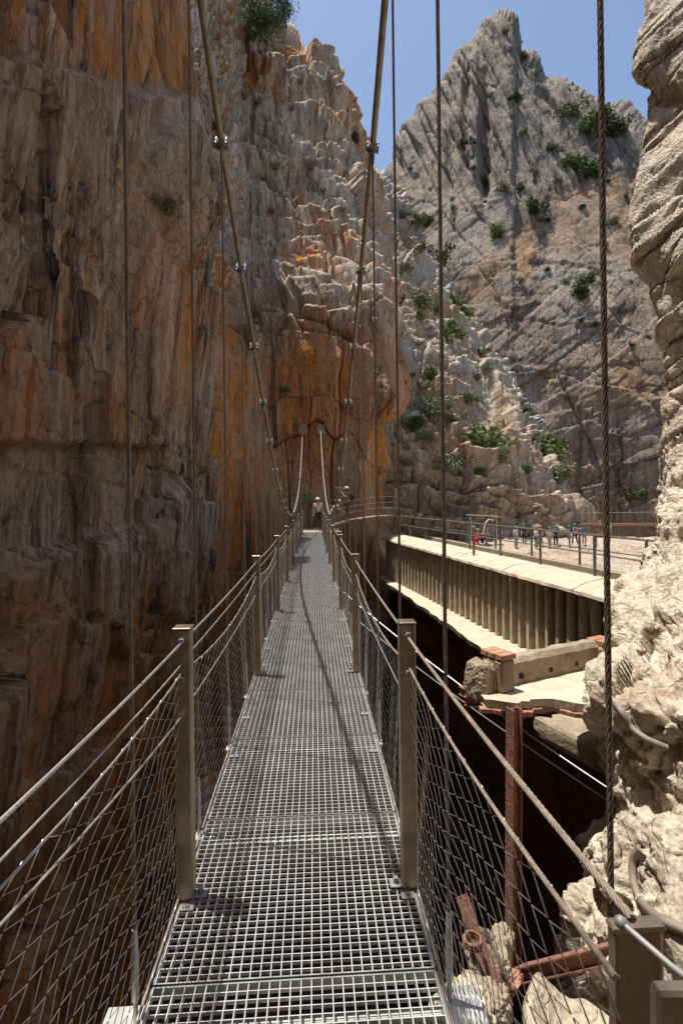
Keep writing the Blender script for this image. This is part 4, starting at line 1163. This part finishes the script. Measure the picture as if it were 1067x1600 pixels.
# ================================================================== PEOPLE
def skin(verts, edges, radii, name, sub=2, roots=(0,)):
    me = bpy.data.meshes.new(name); me.from_pydata([tuple(v) for v in verts], edges, []); me.update()
    o = bpy.data.objects.new(name+'_tmp', me); col.objects.link(o)
    md = o.modifiers.new('s', 'SKIN'); md.use_smooth_shade = True
    sv = me.skin_vertices[0].data
    for i, r_ in enumerate(radii):
        sv[i].radius = (r_, r_) if not isinstance(r_, tuple) else r_; sv[i].use_root = i in roots
    sb_ = o.modifiers.new('d', 'SUBSURF'); sb_.levels = sub; sb_.render_levels = sub
    dg = bpy.context.evaluated_depsgraph_get(); out = bpy.data.meshes.new_from_object(o.evaluated_get(dg))
    bpy.data.objects.remove(o); out.name = name
    return out
def pose(kind):
    """joints in metres, facing -Y, 1.7 m tall"""
    J = dict(pel=(0,0,.92), spi=(0,.0,1.12), che=(0,.01,1.32), nec=(0,.0,1.46), hd0=(0,-.02,1.54), hd1=(0,-.02,1.64),
             shl=(-.17,.01,1.40), shr=(.17,.01,1.40), ell=(-.22,.03,1.13), elr=(.22,.03,1.13), wrl=(-.21,-.06,.90), wrr=(.21,-.06,.90),
             hil=(-.09,0,.90), hir=(.09,0,.90), knl=(-.10,-.02,.49), knr=(.10,-.02,.49), anl=(-.10,.02,.08), anr=(.10,.02,.08), tol=(-.11,-.14,.04), tor=(.11,-.14,.04))
    if kind == 'camera': J.update(ell=(-.24,-.14,1.20), elr=(.24,-.14,1.20), wrl=(-.09,-.27,1.42), wrr=(.09,-.27,1.42))
    if kind == 'lean': J.update(spi=(0,-.05,1.10), che=(0,-.18,1.26), nec=(0,-.28,1.36), hd0=(0,-.34,1.41), hd1=(0,-.37,1.50), shl=(-.17,-.22,1.32), shr=(.17,-.22,1.32), ell=(-.24,-.34,1.12), elr=(.24,-.34,1.12), wrl=(-.2,-.52,1.02), wrr=(.2,-.52,1.02))
    if kind == 'point': J.update(ell=(-.40,-.05,1.33), wrl=(-.62,-.12,1.38), knr=(.14,-.06,.5))
    if kind == 'walk': J.update(knl=(-.10,-.16,.50), anl=(-.10,-.16,.09), tol=(-.11,-.32,.05), knr=(.10,.06,.50), anr=(.10,.22,.12), tor=(.11,.10,.04), wrl=(-.2,.14,.92), wrr=(.2,-.18,.95))
    if kind == 'sit':
        for k in ('pel','spi','che','nec','hd0','hd1','shl','shr','ell','elr','wrl','wrr','hil','hir'): x, y, z = J[k]; J[k] = (x, y, z-.44)
        J.update(knl=(-.13,-.42,.50), knr=(.13,-.42,.50), anl=(-.13,-.44,.09), anr=(.13,-.44,.09), tol=(-.14,-.60,.04), tor=(.14,-.60,.04), wrl=(-.16,-.34,.56), wrr=(.16,-.34,.56), elr=(.22,-.1,.70), ell=(-.22,-.1,.70))
    return {k: Vector(v) for k, v in J.items()}
PC = {}
def body_meshes(kind):
    if kind in PC: return PC[kind]
    J = pose(kind)
    def chain(ks, rad, extra=()):
        names = []; E = []
        for c in ks:
            for k in c:
                if k not in names: names.append(k)
            E += [(names.index(a), names.index(b)) for a, b in zip(c, c[1:])]
        return names, [J[k] for k in names], sorted(set(E)), [rad[k] for k in names]
    rad = dict(pel=(.15,.11), spi=(.135,.10), che=(.155,.11), nec=.052, hd0=.07, hd1=(.078,.09), shl=.06, shr=.06, ell=.043, elr=.043, wrl=.03, wrr=.03,
               hil=.085, hir=.085, knl=.055, knr=.055, anl=.04, anr=.04, tol=.035, tor=.035)
    ks = [['pel','spi','che','nec','hd0','hd1'],['che','shl','ell','wrl'],['che','shr','elr','wrr'],['pel','hil','knl','anl','tol'],['pel','hir','knr','anr','tor']]
    n, v, e, r_ = chain(ks, rad); roots = [0]
    for sd, wk, ek in ((-1,'wrl','ell'),(1,'wrr','elr')):       # palm, four fingers, thumb
        w_ = J[wk]; dr = (w_-J[ek]).normalized(); sx = Vector((1,0,0)) if abs(dr.x) < .8 else Vector((0,0,1)); wi = n.index(wk)
        pm_ = w_+dr*.075; v.append(pm_); r_.append((.036,.018)); e.append((wi, len(v)-1)); ax = dr.cross(Vector((0,-1,.2)))
        ax = ax.normalized() if ax.length > .1 else sx; cu = ax.cross(dr).normalized()
        for q, l in ((-1.5,.06),(-.5,.075),(.5,.07),(1.5,.055)):
            i0 = len(v); a = pm_+ax*q*.019-dr*.01
            for kk in range(3): v.append(a+dr*(l*kk/2+.012)+cu*(.012*kk*kk)); r_.append(.009-.0012*kk)
            e += [(i0,i0+1),(i0+1,i0+2)]; roots.append(i0)
        i0 = len(v); a = w_+dr*.03-ax*sd*.02
        for kk in range(3): v.append(a-ax*sd*(.016*kk)+dr*.022*kk+cu*.006*kk); r_.append(.010)
        e += [(i0,i0+1),(i0+1,i0+2)]; roots.append(i0)
    # nose and ears
    hd = J['hd0'].lerp(J['hd1'], .4); i0 = len(v); v += [hd+Vector((0,-.07,.02)), hd+Vector((0,-.108,-.012))]; r_ += [.014,.016]; e.append((i0,i0+1)); roots.append(i0)
    for sd in (-1,1):
        i0 = len(v); v += [hd+Vector((sd*.07,.01,0)), hd+Vector((sd*.088,.02,.02))]; r_ += [.014,.016]; e.append((i0,i0+1)); roots.append(i0)
    body = skin(v, e, r_, 'person', 2, roots)
    rs = {k: ((x[0]+.014,x[1]+.014) if isinstance(x, tuple) else x+.014) for k, x in rad.items()}
    J['sll'] = J['shl'].lerp(J['ell'], .75); J['slr'] = J['shr'].lerp(J['elr'], .75); rs['sll'] = rs['slr'] = .06
    J['nk'] = J['nec']-Vector((0,0,.04)); rs['nk'] = .065
    n, v, e, r_ = chain([['pel','spi','che','nk'],['che','shl','sll'],['che','shr','slr']], rs); shirt = skin(v, e, r_, 'shirt', 2)
    J['cfl'] = J['knl'].lerp(J['anl'], .85); J['cfr'] = J['knr'].lerp(J['anr'], .85); rs['cfl'] = rs['cfr'] = .055
    n, v, e, r_ = chain([['pel','hil','knl','cfl'],['pel','hir','knr','cfr']], rs); tro = skin(v, e, r_, 'trousers', 2)
    rs['anl'] = rs['anr'] = .055; rs['tol'] = rs['tor'] = .05
    shoes = []
    for sd in 'lr':
        n, v, e, r_ = chain([['an'+sd,'to'+sd]], rs); v[0] = v[0]-Vector((0,0,.02)); shoes.append(skin(v, e, r_, 'shoe', 2))
    m = MB(); hc = J['hd1']+Vector((0,.0,.012)); m.ball(hc, .125, 12, 8, (1,1.12,.92))
    m.v = [(x, y, max(z, hc.z-.02)) for x, y, z in m.v]
    m.bbox(hc+Vector((0,-.13,-.015)), (.17,.07,.012), None, .004)
    helm = m.mesh('helmet')
    m = MB(); m.ball(hd+Vector((0,.03,.02)), .098, 10, 8, (.98,.95,1.1)); hair = m.mesh('hair')
    m = MB()
    for sd in (-1,1): m.ball(hd+Vector((sd*.033,-.082,.018)), .012, 6, 4)
    eyes = m.mesh('eyes')
    PC[kind] = dict(person=body, shirt=shirt, trousers=tro, shoe=shoes, helmet=helm, hair=hair, eyes=eyes, J=J)
    return PC[kind]
CM = {}
def cloth(c):
    if c not in CM: CM[c] = mat('cloth', c, .85, 0, .12, 12, .1)
    return CM[c]
SKINM = mat('skin', (.48,.29,.20), .55, 0, .08, 10, 0); HAIRM = mat('dark_hair', (.05,.035,.025), .6); EYEM = mat('eye', (.04,.03,.03), .3); SHOE = mat('shoe', (.08,.07,.065), .7)
def person(loc, rz, kind, shirt, trousers, helmet, label, group=None, s=1.0):
    D = body_meshes(kind)
    def put(name, me, mt, par):
        o = bpy.data.objects.new(name, me); col.objects.link(o); o.parent = par
        if not me.materials: me.materials.append(mt)
        o.material_slots[0].link = 'OBJECT'; o.material_slots[0].material = mt
        if not me.polygons[0].use_smooth: me.polygons.foreach_set('use_smooth', [True]*len(me.polygons))
        return o
    b_ = put('person', D['person'], SKINM, None); b_.location = loc; b_.rotation_euler = (0,0,rz); b_.scale = (s,s,s); tag(b_, label, 'person', group)
    put('shirt', D['shirt'], cloth(shirt), b_); put('trousers', D['trousers'], cloth(trousers), b_)
    for sh in D['shoe']: put('shoe', sh, SHOE, b_)
    put('helmet', D['helmet'], cloth(helmet), b_); put('hair', D['hair'], HAIRM, b_); put('eyes', D['eyes'], EYEM, b_)
    return b_
WH = (.58,.56,.53); BK = (.03,.03,.035); GR = (.04,.20,.14); OR = (.55,.14,.04); RD = (.45,.04,.04); BL = (.10,.14,.25); GY = (.25,.25,.25); TN = (.35,.28,.2)
g4 = 'walkers at the far end of the bridge'
person(Vector((.28, 27.0, 0)), 0, 'stand', (.68,.60,.58), BK, WH, 'woman in pale top, black trousers and white helmet standing at the end of the bridge', g4, .99)
person(Vector((1.05, 27.4, .0)), R(100), 'lean', WH, GY, WH, 'walker in white leaning over the rail beside the bridge end', g4)
pz = hit(545, 816) ; pl = path[5]
pm3 = person(Vector((pl.x, pl.y-.1, pl.z+.035)), R(-75), 'camera', BK, BK, WH, 'man in black with raised arms and white helmet on the boardwalk', g4, 1.04)
m = MB(); m.bbox((0,.25,1.24), (.32,.20,.46), None, .06); m.bbox((0,.36,1.15), (.22,.07,.22), None, .03)
bo = m.build('backpack', cloth(BK), None, False); bo.location = pm3.location; bo.rotation_euler = pm3.rotation_euler; tag(bo, 'black backpack worn by the man on the boardwalk', 'backpack')
pl = path[15]
person(Vector((pl.x-.05, pl.y-.1, pl.z+.035)), R(60), 'stand', TN, GY, OR, 'walker with an orange helmet at the corner of the boardwalk', g4, 1.02)
g5 = 'group waiting on the terrace'
for x, d, rz, k, sh, tr_, he, lb in (
   (745,38.5,10,'sit',RD,BK,RD,'seated person in red at the left end of the terrace group'),
   (753,39.2,-20,'sit',BK,GY,RD,'seated person in dark clothes next to the one in red'),
   (806,39,30,'stand',WH,GY,GR,'person in white shirt and green helmet standing alone left of the group'),
   (819,41,-40,'stand',BK,BK,GR,'person in black top and green helmet behind the lone one in white'),
   (837,39,80,'stand',WH,BL,GR,'person in white shirt and dark blue trousers in the middle of the group'),
   (844,41.5,-60,'walk',(.55,.3,.2),TN,OR,'person in brown with an orange helmet in the group'),
   (858,40,20,'stand',(.62,.6,.55),TN,GR,'person in cream top and tan trousers right of the orange helmet'),
   (868,41,-30,'stand',BK,BK,GR,'person all in black right of the cream top'),
   (889,40,60,'stand',BL,BL,GR,'person all in dark blue with hands down'),
   (898,41,-70,'walk',GY,BK,GR,'person in grey mid stride beside the one in blue'),
   (912,40,10,'point',BL,TN,GR,'person in blue pointing sideways at the right of the group'),
   (950,42,-30,'stand',WH,BL,WH,'person in white at the far right by the notice board')):
    q = P(x, 860, d); h = BV['terrace'].ray_cast(Vector((q.x, q.y, TZ+5)), Vector((0,0,-1)))
    q.z = (h[0].z if h[0] else TZ)-.01
    person(q, R(rz), k, sh, tr_, he, lb, g5)
    if k == 'sit':
        m = MB(); m.add(*lump(Vector((0,.05,.17)), (.6,.5,.36), None, 6, .12, int(x)))
        o = m.build('boulder', M['oldconc'], None, True); o.location = q; tag(o, 'low boulder under the seated person in red' if x < 750 else 'low boulder under the seated person in dark clothes', 'stone', 'seat boulders on the terrace')
